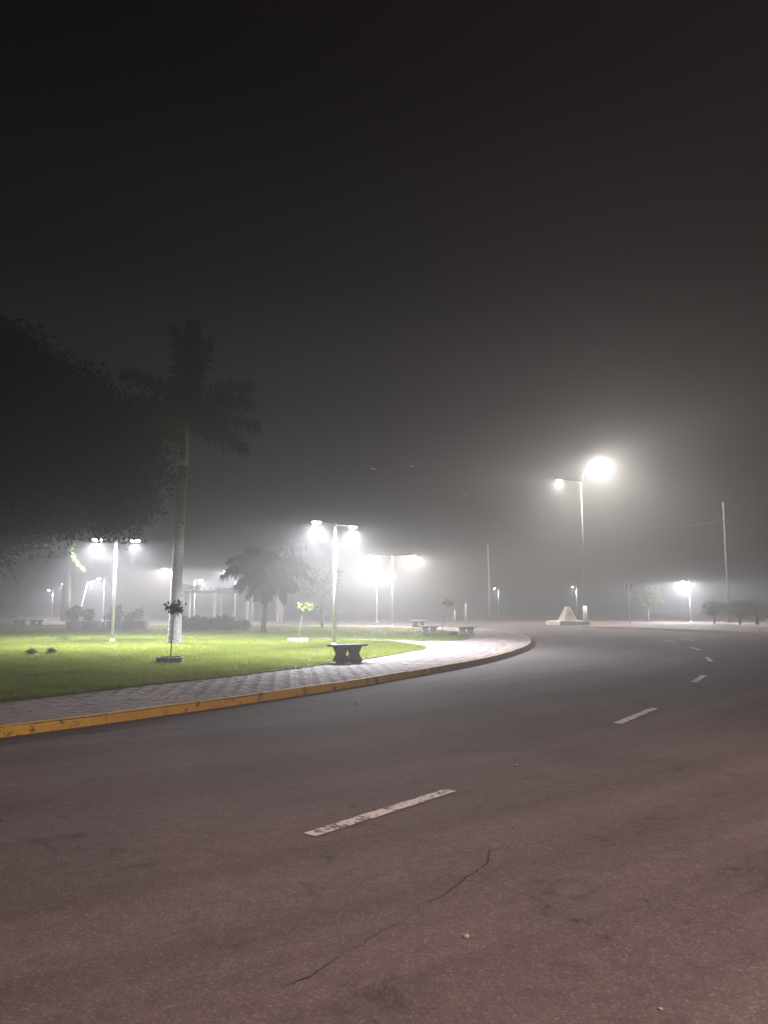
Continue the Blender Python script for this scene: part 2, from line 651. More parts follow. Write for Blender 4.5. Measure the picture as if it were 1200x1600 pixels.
# ------------------------------------------------------------------ kerb line of the park
kerb_pts = [(-9.8, 1.5), (-7.6, 5.2), (-5.55, 8.25), (-4.65, 9.56), (-3.68, 10.78), (-3.18, 11.49), (-2.63, 12.22), (-1.97, 13.21),
            (-1.27, 14.26), (-0.53, 15.45), (0.2, 16.75), (1.21, 18.55), (2.12, 20.25), (3.08, 22.33), (3.95, 24.54),
            (4.75, 26.9), (5.38, 29.0), (6.1, 32.2), (6.75, 36.5), (6.95, 40.5), (6.3, 45.5), (4.4, 50.0), (0.5, 53.8), (-6, 56.5),
            (-16, 58.3), (-30, 59.5)]
kline = spline(kerb_pts, 0.25)
park_poly = offset(kline, 0.10) + [(-44, 60), (-44, 1.5)]
lawn_in = [(-12.5, 2.0), (-8.9, 7.9), (-7.2, 10.2), (-5.84, 11.95), (-5.36, 12.69), (-4.86, 13.59), (-4.11, 14.78), (-3.69, 15.3), (-2.96, 16.45),
           (-2.07, 18.08), (-1.23, 19.67), (-0.57, 21.0), (0.28, 23.1), (1.05, 25.1)]
lawn_line = spline(lawn_in, 0.5)
near_lawn = lawn_line + [(1.38, 26.0), (1.42, 27.1), (1.1, 28.9), (0.5, 30.4), (-0.2, 31.6), (-1.7, 33.0), (-5.6, 34.0), (-16, 33.9),
                         (-30, 33), (-40, 32.2), (-40, 4)]
far_lawn = [(-40, 33.0), (-30, 33.8), (-16, 34.7), (-6, 34.9), (-2.2, 34.3), (0.3, 33.0), (1.6, 32.2), (2.6, 32.0), (3.3, 32.6), (3.75, 34.2),
            (4.05, 37.4), (3.9, 41.5), (3.2, 45.5), (1.2, 49.2), (-2.6, 51.8), (-8, 53.8), (-18, 55.5), (-40, 57)]

pav = MB().prism(park_poly, -0.02, KZ - 0.009).build('pavement', 'bedding')
tag(pav, 'pavement of small interlocking bricks along the park kerb', None, None, 'structure')

# kerb: mortar core and one stone per metre
core = MB()
ko, ki = offset(kline, 0.012), offset(kline, 0.13)
n = len(kline)
vs = [(x, y, -0.02) for x, y in ko] + [(x, y, KZ - 0.008) for x, y in ko] + [(x, y, KZ - 0.008) for x, y in ki] + [(x, y, -0.02) for x, y in ki]
fs = []
for i in range(n - 1):
    for r in range(3):
        fs.append((r * n + i, r * n + i + 1, (r + 1) * n + i + 1, (r + 1) * n + i))
kerb = MB().add(vs, fs).build('kerb', 'bedding')
tag(kerb, 'park kerb painted yellow near the camera and bare further on', None, None, 'structure')
rk = random.Random(3)
i = 0
while i + 4 < n:
    seg = kline[i:i + 5]
    x, y = seg[2]
    dz = rk.uniform(-0.004, 0.004)
    dy = rk.uniform(-0.006, 0.004)
    prof = [(0.0 + dy, -0.02), (0.004 + dy, KZ - 0.035 + dz), (0.012 + dy, KZ - 0.010 + dz), (0.032 + dy, KZ + 0.003 + dz),
            (0.125, KZ + 0.003 + dz), (0.135, KZ - 0.02), (0.135, -0.02)]
    m = len(seg)
    pts2 = []
    # shorten both ends for the joint
    a, b = Vector(seg[0]), Vector(seg[1])
    s0 = a.lerp(b, 0.014)
    a, b = Vector(seg[-1]), Vector(seg[-2])
    s1 = a.lerp(b, 0.014)
    line = [tuple(s0)] + seg[1:-1] + [tuple(s1)]
    vs, fs = [], []
    for off, z in prof:
        vs += [(px + rk.uniform(-0.002, 0.002), py, z) for px, py in offset(line, off)]
    P = len(prof)
    for r in range(P - 1):
        for k in range(m - 1):
            fs.append((r * m + k, r * m + k + 1, (r + 1) * m + k + 1, (r + 1) * m + k))
    fs.append(tuple(r * m for r in range(P)))
    fs.append(tuple(r * m + m - 1 for r in reversed(range(P))))
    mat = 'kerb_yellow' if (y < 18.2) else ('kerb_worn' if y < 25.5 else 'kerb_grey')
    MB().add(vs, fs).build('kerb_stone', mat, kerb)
    i += 4

# right-hand pavement with its kerb
rline = spline([(60, 27.8), (40, 29.2), (24.2, 33.2), (20.4, 40.3), (18.9, 45.2), (17.2, 49.2), (14.0, 54.5)], 0.5)
rpoly = offset(rline, -0.10) + [(14.5, 57), (24, 62), (60, 62)]
tag(MB().prism(rpoly, -0.02, KZ - 0.01).build('pavement', 'far_paving'), 'pinkish pavement across the road on the right', None, None, 'structure')
rc = MB()
rk_o, rk_i = rline, offset(rline, -0.14)
n2 = len(rline)
rkerb = MB()
vs = [(x, y, -0.02) for x, y in offset(rline, -0.012)] + [(x, y, KZ - 0.008) for x, y in offset(rline, -0.012)] + [(x, y, KZ - 0.008) for x, y in offset(rline, -0.13)]
fs = []
for k in range(n2 - 1):
    for r in range(2):
        fs.append((r * n2 + k, r * n2 + k + 1, (r + 1) * n2 + k + 1, (r + 1) * n2 + k))
rkerb = rkerb.add(vs, fs).build('kerb', 'bedding')
tag(rkerb, 'bare dark kerb across the road on the right', None, None, 'structure')
i = 0
while i + 2 < n2:
    seg = rline[i:i + 3]
    vs, fs = [], []
    a, b = Vector(seg[0]), Vector(seg[1])
    s0 = a.lerp(b, 0.02)
    a, b = Vector(seg[2]), Vector(seg[1])
    s1 = a.lerp(b, 0.02)
    line = [tuple(s0), seg[1], tuple(s1)]
    prof = [(0, -0.02), (-0.005, KZ - 0.02), (-0.025, KZ + 0.003), (-0.14, KZ + 0.003), (-0.14, -0.02)]
    for off, z in prof:
        vs += [(px, py, z) for px, py in offset(line, off)]
    for r in range(4):
        for k in range(2):
            fs.append((r * 3 + k, r * 3 + k + 1, r * 3 + 4 + k, r * 3 + 3 + k))
    fs.append(tuple(r * 3 for r in range(5)))
    fs.append(tuple(r * 3 + 2 for r in reversed(range(5))))
    MB().add(vs, fs).build('kerb_stone', 'kerb_grey', rkerb)
    i += 2

# ------------------------------------------------------------------ pavers
def paver_layout():
    ang = R(52)
    ca, sa = math.cos(ang), math.sin(ang)
    ox, oy = -4.65, 9.56
    u = 0.102
    res = []
    inner = offset(kline, 0.16) + [(-44, 60), (-44, 1.5)]
    xs, ys, hs = [], [], []
    for a in range(-60, 330):
        for b in range(-70, 150):
            m = (a - b) % 4
            if m == 0:
                cx, cy_, hz = a + 1.0, b + 0.5, 1
            elif m == 3:
                cx, cy_, hz = a + 0.5, b + 1.0, 0
            else:
                continue
            xs.append(cx * u)
            ys.append(cy_ * u)
            hs.append(hz)
    xs, ys, hs = np.array(xs), np.array(ys), np.array(hs)
    X = ox + xs * ca - ys * sa
    Y = oy + xs * sa + ys * ca
    keep = in_poly(X, Y, inner) & ~in_poly(X, Y, near_lawn) & ~in_poly(X, Y, far_lawn) & (Y < 34.5) & (Y > 7)
    keep &= (np.abs(X) < Y * 0.5 + 0.8)
    X, Y, hs = X[keep], Y[keep], hs[keep]
    return X, Y, hs, ang


PX, PY, PH, pang = paver_layout()
pm = MB().box((0, 0, -0.03), (0.2015, 0.0995, 0.06), 0, 1.0, 0.002).mesh('brick', 'paver')
order = np.argsort(PX ** 2 + PY ** 2)
vis = [k for k in order if abs(PX[k]) < PY[k] * 0.5]
first = set(vis[:300])
rp = random.Random(11)
rest_v, rest_f, rest_s = [], [], []
base_v = np.array([v.co[:] for v in pm.vertices])
base_f = [tuple(p.vertices) for p in pm.polygons]
for k in range(len(PX)):
    rz = pang + (0 if PH[k] else math.pi / 2)
    z = KZ + rp.uniform(-0.005, 0.003)
    tx, ty = rp.gauss(0, 0.004), rp.gauss(0, 0.004)
    if k in first:
        o = link('brick', pm, pav)
        o.location = (PX[k], PY[k], z)
        o.rotation_euler = (tx, ty, rz)
    else:
        M = np.array(Matrix.Rotation(rz, 3, 'Z') @ Matrix.Rotation(tx, 3, 'X'))
        b = len(rest_v) * len(base_v)
        rest_v.append(base_v @ M.T + np.array([PX[k], PY[k], z]))
        rest_f.extend([tuple(q + b for q in p) for p in base_f])
        rest_s.append(rp.random())
rest_all = np.concatenate(rest_v)
fa = np.array([f for f in rest_f if len(f) == 4])
me = np_mesh('brick_paving', rest_all, fa, 'paver')
att = me.attributes.new('shade', 'FLOAT', 'POINT')
att.data.foreach_set('value', np.repeat(np.array(rest_s), len(base_v)).astype(np.float32))
bp = link('brick_paving', me, pav)
bp['kind'] = 'stuff'

# far part of the park paving: pieces too small to tell apart
fp = [(-44, 31), (7.3, 34.3), (7.2, 40), (6.6, 45), (4.5, 50), (0.5, 53.7), (-6, 56.3), (-44, 59.3)]
inner_far = [p for p in offset(kline, 0.14) if p[1] > 34.3] + [(-44, 59.4), (-44, 30.8), (-20, 32.8), (-12, 34.3)]
MB().prism(inner_far, KZ - 0.05, KZ - 0.003).build('paved_path', 'far_paving', pav)

# ------------------------------------------------------------------ lawns
for nm, poly, lab in (('lawn', near_lawn, 'bright green lawn in front of the royal palm'),
                      ('lawn', far_lawn, 'hazy green lawn behind the narrow path')):
    z = KZ + 0.02
    o = MB().prism(poly, KZ - 0.06, z).build(nm, 'lawn')
    tag(o, lab, None, None, 'structure')


def grass(name, poly, count, ymin, ymax, hmin, hmax, label, seed, bias=1.6):
    rng = np.random.default_rng(seed)
    n = count * 3
    y = ymin + (ymax - ymin) * rng.random(n) ** bias
    x = (rng.random(n) - 0.5) * (y * 1.04 + 2)
    jit = rng.normal(0, 0.055, (n, 2))
    ok = in_poly(x + jit[:, 0], y + jit[:, 1], poly)
    x, y = x[ok][:count], y[ok][:count]
    n = len(x)
    clump = 0.75 + 0.35 * np.sin(x * 3.1 + 1.3 * np.sin(y * 2.3)) * np.sin(y * 2.7 + np.sin(x * 1.7))
    h = rng.uniform(hmin, hmax, n) * clump
    a = rng.uniform(0, 2 * math.pi, n)
    lean = rng.normal(0, 0.5, (n, 2)) * h[:, None]
    w = rng.uniform(0.004, 0.009, n) * (0.6 + y / 28)
    z = np.full(n, KZ + 0.018)
    p0 = np.stack([x - np.cos(a) * w, y - np.sin(a) * w, z], 1)
    p1 = np.stack([x + np.cos(a) * w, y + np.sin(a) * w, z], 1)
    p2 = np.stack([x + lean[:, 0], y + lean[:, 1], z + h], 1)
    v = np.stack([p0, p1, p2], 1).reshape(-1, 3)
    f = np.arange(3 * n).reshape(-1, 3)
    o = link(name, np_mesh(name, v, f, 'blade'))
    tag(o, label, 'grass', None, 'stuff')


grass('grass', near_lawn, 260000, 9.5, 34.0, 0.035, 0.075, 'short mown grass covering the near lawn', 5)
grass('grass', far_lawn, 70000, 32.0, 56.0, 0.04, 0.08, 'short hazy grass covering the farther lawn', 6, 1.2)

def fallen_leaves():
    rng = np.random.default_rng(77)
    y = rng.uniform(11.5, 33, 260)
    x = (rng.random(260) - 0.5) * y * 1.05
    ok = in_poly(x, y, near_lawn)
    c = np.stack([x[ok], y[ok], np.full(ok.sum(), KZ + 0.075)], 1)
    v, f = leaf_arrays(c, 0.10, rng, 1, 0.0, 0.6, 0.0)
    v[:, 2] = KZ + 0.075 + (v[:, 2] - KZ - 0.075) * 0.18
    tag(link('fallen_leaves', np_mesh('fallen_leaves', v, f, 'litter')), 'dry fallen leaves scattered over the near lawn', 'leaves', None, 'stuff')


fallen_leaves()

# ------------------------------------------------------------------ road markings, cracks, stones
def dash_mesh(p0, p1, w, seed):
    r = random.Random(seed)
    d = Vector((p1[0] - p0[0], p1[1] - p0[1]))
    L = d.length
    d.normalize()
    nx, ny = -d.y, d.x
    k = 22
    left, right = [], []
    for i in range(k + 1):
        t = i / k
        x, y = p0[0] + d.x * L * t, p0[1] + d.y * L * t
        e = r.uniform(-0.008, 0.008)
        e2 = r.uniform(-0.006, 0.006)
        left.append((x + nx * (w / 2 + e), y + ny * (w / 2 + e), 0.005))
        right.append((x - nx * (w / 2 + e2), y - ny * (w / 2 + e2), 0.005))
    vs = left + right
    fs = [(i, i + 1, k + 2 + i, k + 1 + i) for i in range(k)]
    return MB().add(vs, fs)


dashes = [((-0.52, 5.6), (0.58, 6.91)), ((3.16, 10.67), (4.2, 12.22)), ((6.46, 16.29), (7.33, 17.9)), ((9.27, 22.08), (9.91, 23.95)),
          ((11.2, 27.6), (11.62, 29.4)), ((12.45, 33.2), (12.62, 35.1)), ((12.7, 39.2), (12.4, 41.1))]
for q, (a, b) in enumerate(dashes):
    dash_mesh(a, b, 0.125 if q else 0.12, q).build('lane_dash', 'paint', road)
# faint second line beside the far dashes
dash_mesh((14.0, 35.2), (14.0, 36.6), 0.12, 41).build('lane_dash', 'paint', road)


def crack_mesh(pts, seed, w0=0.006):
    r = random.Random(seed)
    dense = []
    for a, b in zip(pts, pts[1:]):
        k = max(2, int(math.dist(a, b) / 0.025))
        for i in range(k):
            t = i / k
            dense.append((a[0] + (b[0] - a[0]) * t + r.gauss(0, 0.006), a[1] + (b[1] - a[1]) * t + r.gauss(0, 0.006)))
    dense.append(pts[-1])
    n = len(dense)
    L, Rr = [], []
    for i, p in enumerate(dense):
        a = dense[max(i - 1, 0)]
        b = dense[min(i + 1, n - 1)]
        d = Vector((b[0] - a[0], b[1] - a[1])).normalized()
        w = w0 * min(1, 3 * i / n + 0.1, 3 * (n - 1 - i) / n + 0.1) * r.uniform(0.35, 1.4)
        L.append((p[0] - d.y * w, p[1] + d.x * w, 0.004))
        Rr.append((p[0] + d.y * w, p[1] - d.x * w, 0.004))
    return MB().add(L + Rr, [(i, i + 1, n + i + 1, n + i) for i in range(n - 1)])


for q, pts in enumerate([[(0.90, 5.43), (0.78, 5.33), (0.69, 5.25), (0.66, 5.1), (0.63, 4.98), (0.46, 4.71), (0.32, 4.46), (0.21, 4.36), (0.13, 4.2)],
                         [(-0.17, 3.79), (-0.26, 3.64), (-0.33, 3.54), (-0.44, 3.43)],
                         [(0.16, 4.24), (0.06, 4.08), (-0.03, 4.0), (-0.1, 3.86), (-0.19, 3.77)]]):
    crack_mesh(pts, 20 + q, (0.0050, 0.0045, 0.0025)[q]).build('crack', 'crack', road)


def pebble(loc, r, seed, label):
    rr = random.Random(seed)
    bm = bmesh.new()
    bmesh.ops.create_icosphere(bm, subdivisions=2, radius=1)
    for v in bm.verts:
        k = 1 + 0.22 * math.sin(v.co.x * 3 + seed) * math.cos(v.co.y * 2.3 + seed) + rr.uniform(-0.06, 0.06)
        v.co = Vector((v.co.x * 1.1 * k, v.co.y * 0.8 * k, v.co.z * 0.65 * k)) * r
    me = bpy.data.meshes.new('pebble')
    bm.to_mesh(me)
    bm.free()
    me.materials.append(MAT['stone'])
    o = link('pebble', me, None, (loc[0], loc[1], r * 0.45))
    o.rotation_euler = (0, 0, seed)
    tag(o, label, 'pebble', 'loose pebbles on the road')


pebble((0.40, 3.94), 0.015, 1, 'pale pebble on the road right of the long crack')
pebble((1.32, 7.92), 0.018, 2, 'small pale pebble on the road beyond the nearest lane dash')
pebble((1.10, 3.27), 0.009, 3, 'tiny pebble at the bottom right corner of the road')
pebble((-0.47, 12.76), 0.022, 4, 'pale stone on the road in front of the yellow kerb')

# ------------------------------------------------------------------ lamps
IES_ANG = [0, 10, 20, 30, 40, 50, 58, 65, 70, 75, 80, 83, 86, 88, 90, 92, 95, 100, 110, 180]


def ies_text(name, vals):
    """photometric file of a street lantern: wide downward beam, little above the horizontal"""
    t = bpy.data.texts.new(name)
    t.write('IESNA:LM-63-1995\nTILT=NONE\n1 1000 1.0 %d 1 1 2 0.0 0.0 0.0\n1.0 1.0 10.0\n' % len(vals))
    t.write(' '.join(str(a) for a in IES_ANG) + '\n0\n' + ' '.join('%.2f' % (v * 1000) for v in vals) + '\n')
    return t


IES = {'lantern': ies_text('lantern', [0.30, 0.33, 0.42, 0.58, 0.80, 1.0, 0.96, 0.64, 0.30, 0.13, 0.12, 0.15, 0.085, 0.035, 0.014, 0.008, 0.004, 0.0015, 0.0, 0.0]),
       'drop': ies_text('drop', [0.16, 0.18, 0.22, 0.28, 0.36, 0.42, 0.44, 0.42, 0.40, 0.39, 0.40, 0.40, 0.40, 0.33, 0.18, 0.09, 0.045, 0.02, 0.005, 0.0]),
       'bowl': ies_text('bowl', [0.55, 0.56, 0.60, 0.65, 0.70, 0.72, 0.66, 0.55, 0.42, 0.34, 0.36, 0.36, 0.27, 0.16, 0.08, 0.045, 0.022, 0.01, 0.002, 0.0]),
       'cutoff': ies_text('cutoff', [0.9, 0.92, 0.95, 1.0, 1.0, 0.85, 0.55, 0.25, 0.10, 0.04, 0.015, 0.006, 0.002, 0.0, 0.0, 0.0, 0.0, 0.0, 0.0, 0.0])}


def lamp_light(parent, loc, power, color, rad=0.055, ies='lantern'):
    ld = bpy.data.lights.new('light', 'POINT')
    ld.energy = power
    ld.color = color
    ld.shadow_soft_size = rad
    ld.use_nodes = True
    nt = ld.node_tree
    em = [n for n in nt.nodes if n.type == 'EMISSION'][0]
    tx = nt.nodes.new('ShaderNodeTexIES')
    tx.mode = 'INTERNAL'
    tx.ies = IES[ies]
    tx.inputs['Strength'].default_value = IES_K
    nt.links.new(tx.outputs[0], em.inputs['Strength'])
    lo = bpy.data.objects.new('light', ld)
    COL.objects.link(lo)
    lo.parent = parent
    lo.location = loc
    return lo


def led_head(parent, c, az, tilt, power, color, lens='lens_white', k=1.0, ies='lantern'):
    """flat LED lantern; c is where the arm ends, az its outward direction"""
    M = Matrix.Translation(c) @ Matrix.Rotation(az, 4, 'Z') @ Matrix.Rotation(-tilt, 4, 'Y')
    h = MB()
    prof = [(0.0, 0.05, 0.02), (0.06, 0.07, 0.035), (0.16, 0.125, 0.042), (0.40, 0.13, 0.036), (0.50, 0.10, 0.022)]
    vs, fs = [], []
    for x, hw, hz in prof:
        for yy, zz in ((-hw, -0.018), (hw, -0.018), (hw, hz * 0.5), (hw * 0.6, hz), (-hw * 0.6, hz), (-hw, hz * 0.5)):
            vs.append((x * k, yy * k, zz * k))
    for s in range(len(prof) - 1):
        for q in range(6):
            q2 = (q + 1) % 6
            fs.append((s * 6 + q, s * 6 + q2, s * 6 + 6 + q2, s * 6 + 6 + q))
    fs += [tuple(range(6)), tuple(reversed(range(24, 30)))]
    hs = h.add([M @ Vector(v) for v in vs], fs).build('lamp_head', 'housing', parent)
    l = MB()
    lv = MB().lathe([(0.165 * k, -0.019 * k), (0.16 * k, -0.04 * k), (0.14 * k, -0.065 * k), (0.10 * k, -0.085 * k), (0.05 * k, -0.096 * k), (0.01 * k, -0.1 * k)], (0.28 * k, 0, 0), 16, 1.12, 0.78)
    l.add([M @ Vector(v) for v in lv.v], lv.f)
    l.build('lens', lens, hs, True)
    p = M @ Vector((0.28 * k, 0, -0.165 * k))
    lo = lamp_light(parent, p, power, color, ies=ies)
    lo.rotation_euler = (Matrix.Rotation(az, 4, 'Z') @ Matrix.Rotation(-tilt, 4, 'Y')).to_euler()
    return hs


def park_lamp(x, y, h, label, az, powers, arm=0.62, tilts=(R(8), R(8)), lens='lens_white', color=WHITE, z0=KZ + 0.02, heads=2, group='double headed park lamps', lean=0.0, ies='lantern'):
    t = thing('park_lamp', (x, y, z0), label, 'street lamp', group)
    MB().lathe([(0.15, 0.0), (0.15, 0.02), (0.10, 0.03), (0.085, 0.10), (0.075, 0.12)], n=14).build('base', 'steel', t, True)
    MB().tube([(0, 0, 0.02), (lean * 0.5, 0, h * 0.5), (lean, 0, h)], [0.066, 0.056, 0.045], 12).build('pole', 'steel', t, True)
    MB().lathe([(0.055, -0.06), (0.06, 0.0), (0.05, 0.04), (0.02, 0.06)], (lean, 0, h), 12).build('cap', 'steel', t, True)
    for k in range(heads):
        a = az + math.pi * k
        d = Vector((math.cos(a), math.sin(a), 0))
        top = Vector((lean, 0, h - 0.02))
        end = top + d * arm + Vector((0, 0, 0.05))
        MB().tube([top, top + d * arm * 0.5 + Vector((0, 0, 0.03)), end], [0.03, 0.028, 0.026], 8).build('arm', 'steel', t, True)
        led_head(t, end, a, tilts[k], powers[k], color, lens, ies=ies)
    return t


park_lamp(-10.85, 31.05, 4.05, 'white double headed park lamp standing left of the tall palm', R(199), (PARK_W * 1.3, PARK_W * 0.7), 0.45, (0, 0))
park_lamp(-1.75, 27.4, 4.3, 'white double headed park lamp standing behind the stone bench', R(235), (PARK_W, PARK_W * 0.9), 0.75, (0, 0))
park_lamp(0.55, 52.5, 4.75, 'hazy double headed park lamp with wide arms at the far lawn edge', R(180), (PARK_W * 0.95, PARK_W * 1.8), 1.15, (0, 0), 'lens_warm', (1.0, 0.97, 0.90), ies='drop')
park_lamp(-0.62, 66.0, 4.3, 'hazy double headed park lamp farthest behind the wide armed one', R(200), (PARK_W * 1.1, PARK_W * 1.2), 0.5, (0, 0), ies='drop')
# lamps at the back of the park
SINGLE = dict(heads=1, group='single headed park lamps')
park_lamp(-15.3, 55.5, 4.0, 'warm glaring park lamp half hidden behind the tall palm trunk', R(190), (PARK_W * 1.47,), 0.25, (0,), 'lens_warm', WARM, ies='drop', **SINGLE)
park_lamp(-17.3, 70.5, 3.7, 'single headed park lamp behind the left end of the pergola', R(0), (PARK_W * 1.34,), 0.25, (0,), ies='drop', **SINGLE)
park_lamp(-13.1, 68.0, 4.4, 'single headed park lamp behind the feathery short palm', R(180), (PARK_W * 1.72,), 0.6, (0,), ies='drop', **SINGLE)
park_lamp(-26.3, 72.5, 3.9, 'small park lamp behind the planters nearest the white double lamp', R(183), (PARK_W * 0.87,), 0.25, (0,), **SINGLE)
park_lamp(-29.6, 75.0, 3.7, 'leaning park lamp above the leftmost bushy planter', R(40), (PARK_W * 0.74,), 0.15, (0,), lean=0.75, **SINGLE)
park_lamp(-34.4, 84.0, 3.7, 'small distant park lamp left of the leaning one', R(180), (PARK_W * 0.74,), 0.3, (0,), **SINGLE)
park_lamp(-42.0, 98.0, 3.3, 'faintest park lamp at the far left under the tree crown', R(180), (PARK_W * 0.60,), 0.3, (0,), **SINGLE)
# across the road
FAR = dict(heads=1, group='distant single lamps')
park_lamp(16.6, 112.0, 4.0, 'tiny bluish lamp far away right of the slim pale pole', R(180), (PARK_W * 0.5,), 0.3, (0,), color=(0.8, 0.92, 1.0), z0=-0.03, **FAR)
park_lamp(27.9, 112.0, 4.2, 'tiny bluish lamp far away above the white monument', R(180), (PARK_W * 0.5,), 0.3, (0,), color=(0.8, 0.92, 1.0), z0=-0.03, **FAR)
park_lamp(28.7, 72.5, 3.8, 'glaring lamp in the fog left of the right hand bushes', R(190), (PARK_W * 4.6,), 0.3, (0,), z0=-0.03, ies='drop', **FAR)
park_lamp(36.5, 58.0, 5.0, 'park lamp outside the frame beyond the right hand pole', R(185), (PARK_W * 1.2,), 0.5, (0,), color=(1, 0.93, 0.97), z0=KZ - 0.01, **FAR)


def street_light(x, y, h, label, az, powers, color, arms, lens='lens_warm', z0=-0.03, painted=True, ies='bowl', rise=(0.58, 0.58)):
    t = thing('street_light', (x, y, z0), label, 'street lamp', 'tall double armed street lights')
    MB().tube([(0, 0, 0), (0, 0, h * 0.5), (0, 0, h)], [0.14, 0.095, 0.05], 14).build('pole', 'pole_grey', t, True)
    if painted:
        MB().tube([(0, 0, 0.0), (0, 0, 1.55)], [0.185, 0.178], 14).build('painted_base', 'whitewash', t, True)
    for k, (w, L) in enumerate(zip(powers, arms)):
        a = az + math.pi * k
        d = Vector((math.cos(a), math.sin(a), 0))
        top = Vector((0, 0, h - 0.15))
        q = rise[k]
        pts = [top, top + d * L * 0.35 + Vector((0, 0, q * 0.6)), top + d * L * 0.75 + Vector((0, 0, q * 0.95)), top + d * L + Vector((0, 0, q))]
        MB().tube(pts, [0.045, 0.04, 0.035, 0.03], 8).build('arm', 'steel', t, True)
        led_head(t, pts[-1], a, R(12), w, color, lens, k=1.5, ies=ies)
    return t


street_light(17.9, 69.0, 12.7, 'tall street light with two arms beside the white monument', R(-25), (66000, 13000), WARM, (1.15, 1.5), rise=(2.05, 0.4))
street_light(9.6, -2.6, 8.6, 'tall street light with two arms on the near road edge outside the frame', R(165), (11500, 2000), ROSE, (1.4, 1.4), 'lens_rose', ies='cutoff')

# ------------------------------------------------------------------ bench
def stone_bench(x, y, label, rz, mat_seat, mat_leg, L=1.25, z0=KZ, simple=False):
    t = thing('park_bench', (x, y, z0), label, 'bench', 'concrete park benches', rz)
    MB().box((0, 0, 0.425), (L, 0.40, 0.05), 0, 1.0, 0.008).build('seat', mat_seat, t)
    prof = [(-0.235, 0.0), (0.235, 0.0), (0.225, 0.06), (0.12, 0.21), (0.20, 0.35), (0.21, 0.40), (-0.21, 0.40), (-0.20, 0.35), (-0.12, 0.21), (-0.225, 0.06)]
    for s in (-1, 1):
        cx = s * L * 0.205
        vs = [(cx + px * L * 0.9, -0.08, z) for px, z in prof] + [(cx + px * L * 0.9, 0.08, z) for px, z in prof]
        m = len(prof)
        fs = [tuple(range(m)), tuple(reversed(range(m, 2 * m)))] + [(i, (i + 1) % m, m + (i + 1) % m, m + i) for i in range(m)]
        MB().add(vs, fs).build('leg', mat_leg, t)
    return t


stone_bench(-0.95, 20.25, 'dark stone bench with hourglass legs on the near lawn edge', R(36), 'dark_concrete', 'dark_concrete', 1.0)
stone_bench(3.95, 37.2, 'pale bench at the tip of the far lawn', R(15), 'whitewash', 'concrete', 0.95)
stone_bench(2.25, 38.5, 'pale bench on the far lawn left of the lawn tip', R(5), 'whitewash', 'concrete', 1.0)
stone_bench(2.3, 51.2, 'faint pale bench farthest back behind the far lawn', R(0), 'whitewash', 'concrete', 1.1)
stone_bench(-24.6, 55.0, 'white bench in the fog left of the bushy planters', R(-5), 'whitewash', 'concrete', 1.3)
stone_bench(-26.0, 55.4, 'white bench in the fog at the far left edge', R(5), 'whitewash', 'concrete', 1.2)

# ------------------------------------------------------------------ plants
def leafy(name, centres, size, rng, mat, parent, per=1, spread=0.0, aspect=0.5, droop=0.3):
    v, f = leaf_arrays(centres, size, rng, per, spread, aspect, droop)
    return link(name, np_mesh(name, v, f, mat), parent)


def ball_points(n, c, r, rng, shell=0.35):
    d = rng.normal(0, 1, (n, 3))
    d /= np.linalg.norm(d, axis=1)[:, None]
    rad = (shell + (1 - shell) * rng.random(n)) ** 0.6
    return np.array(c) + d * rad[:, None] * np.array(r)


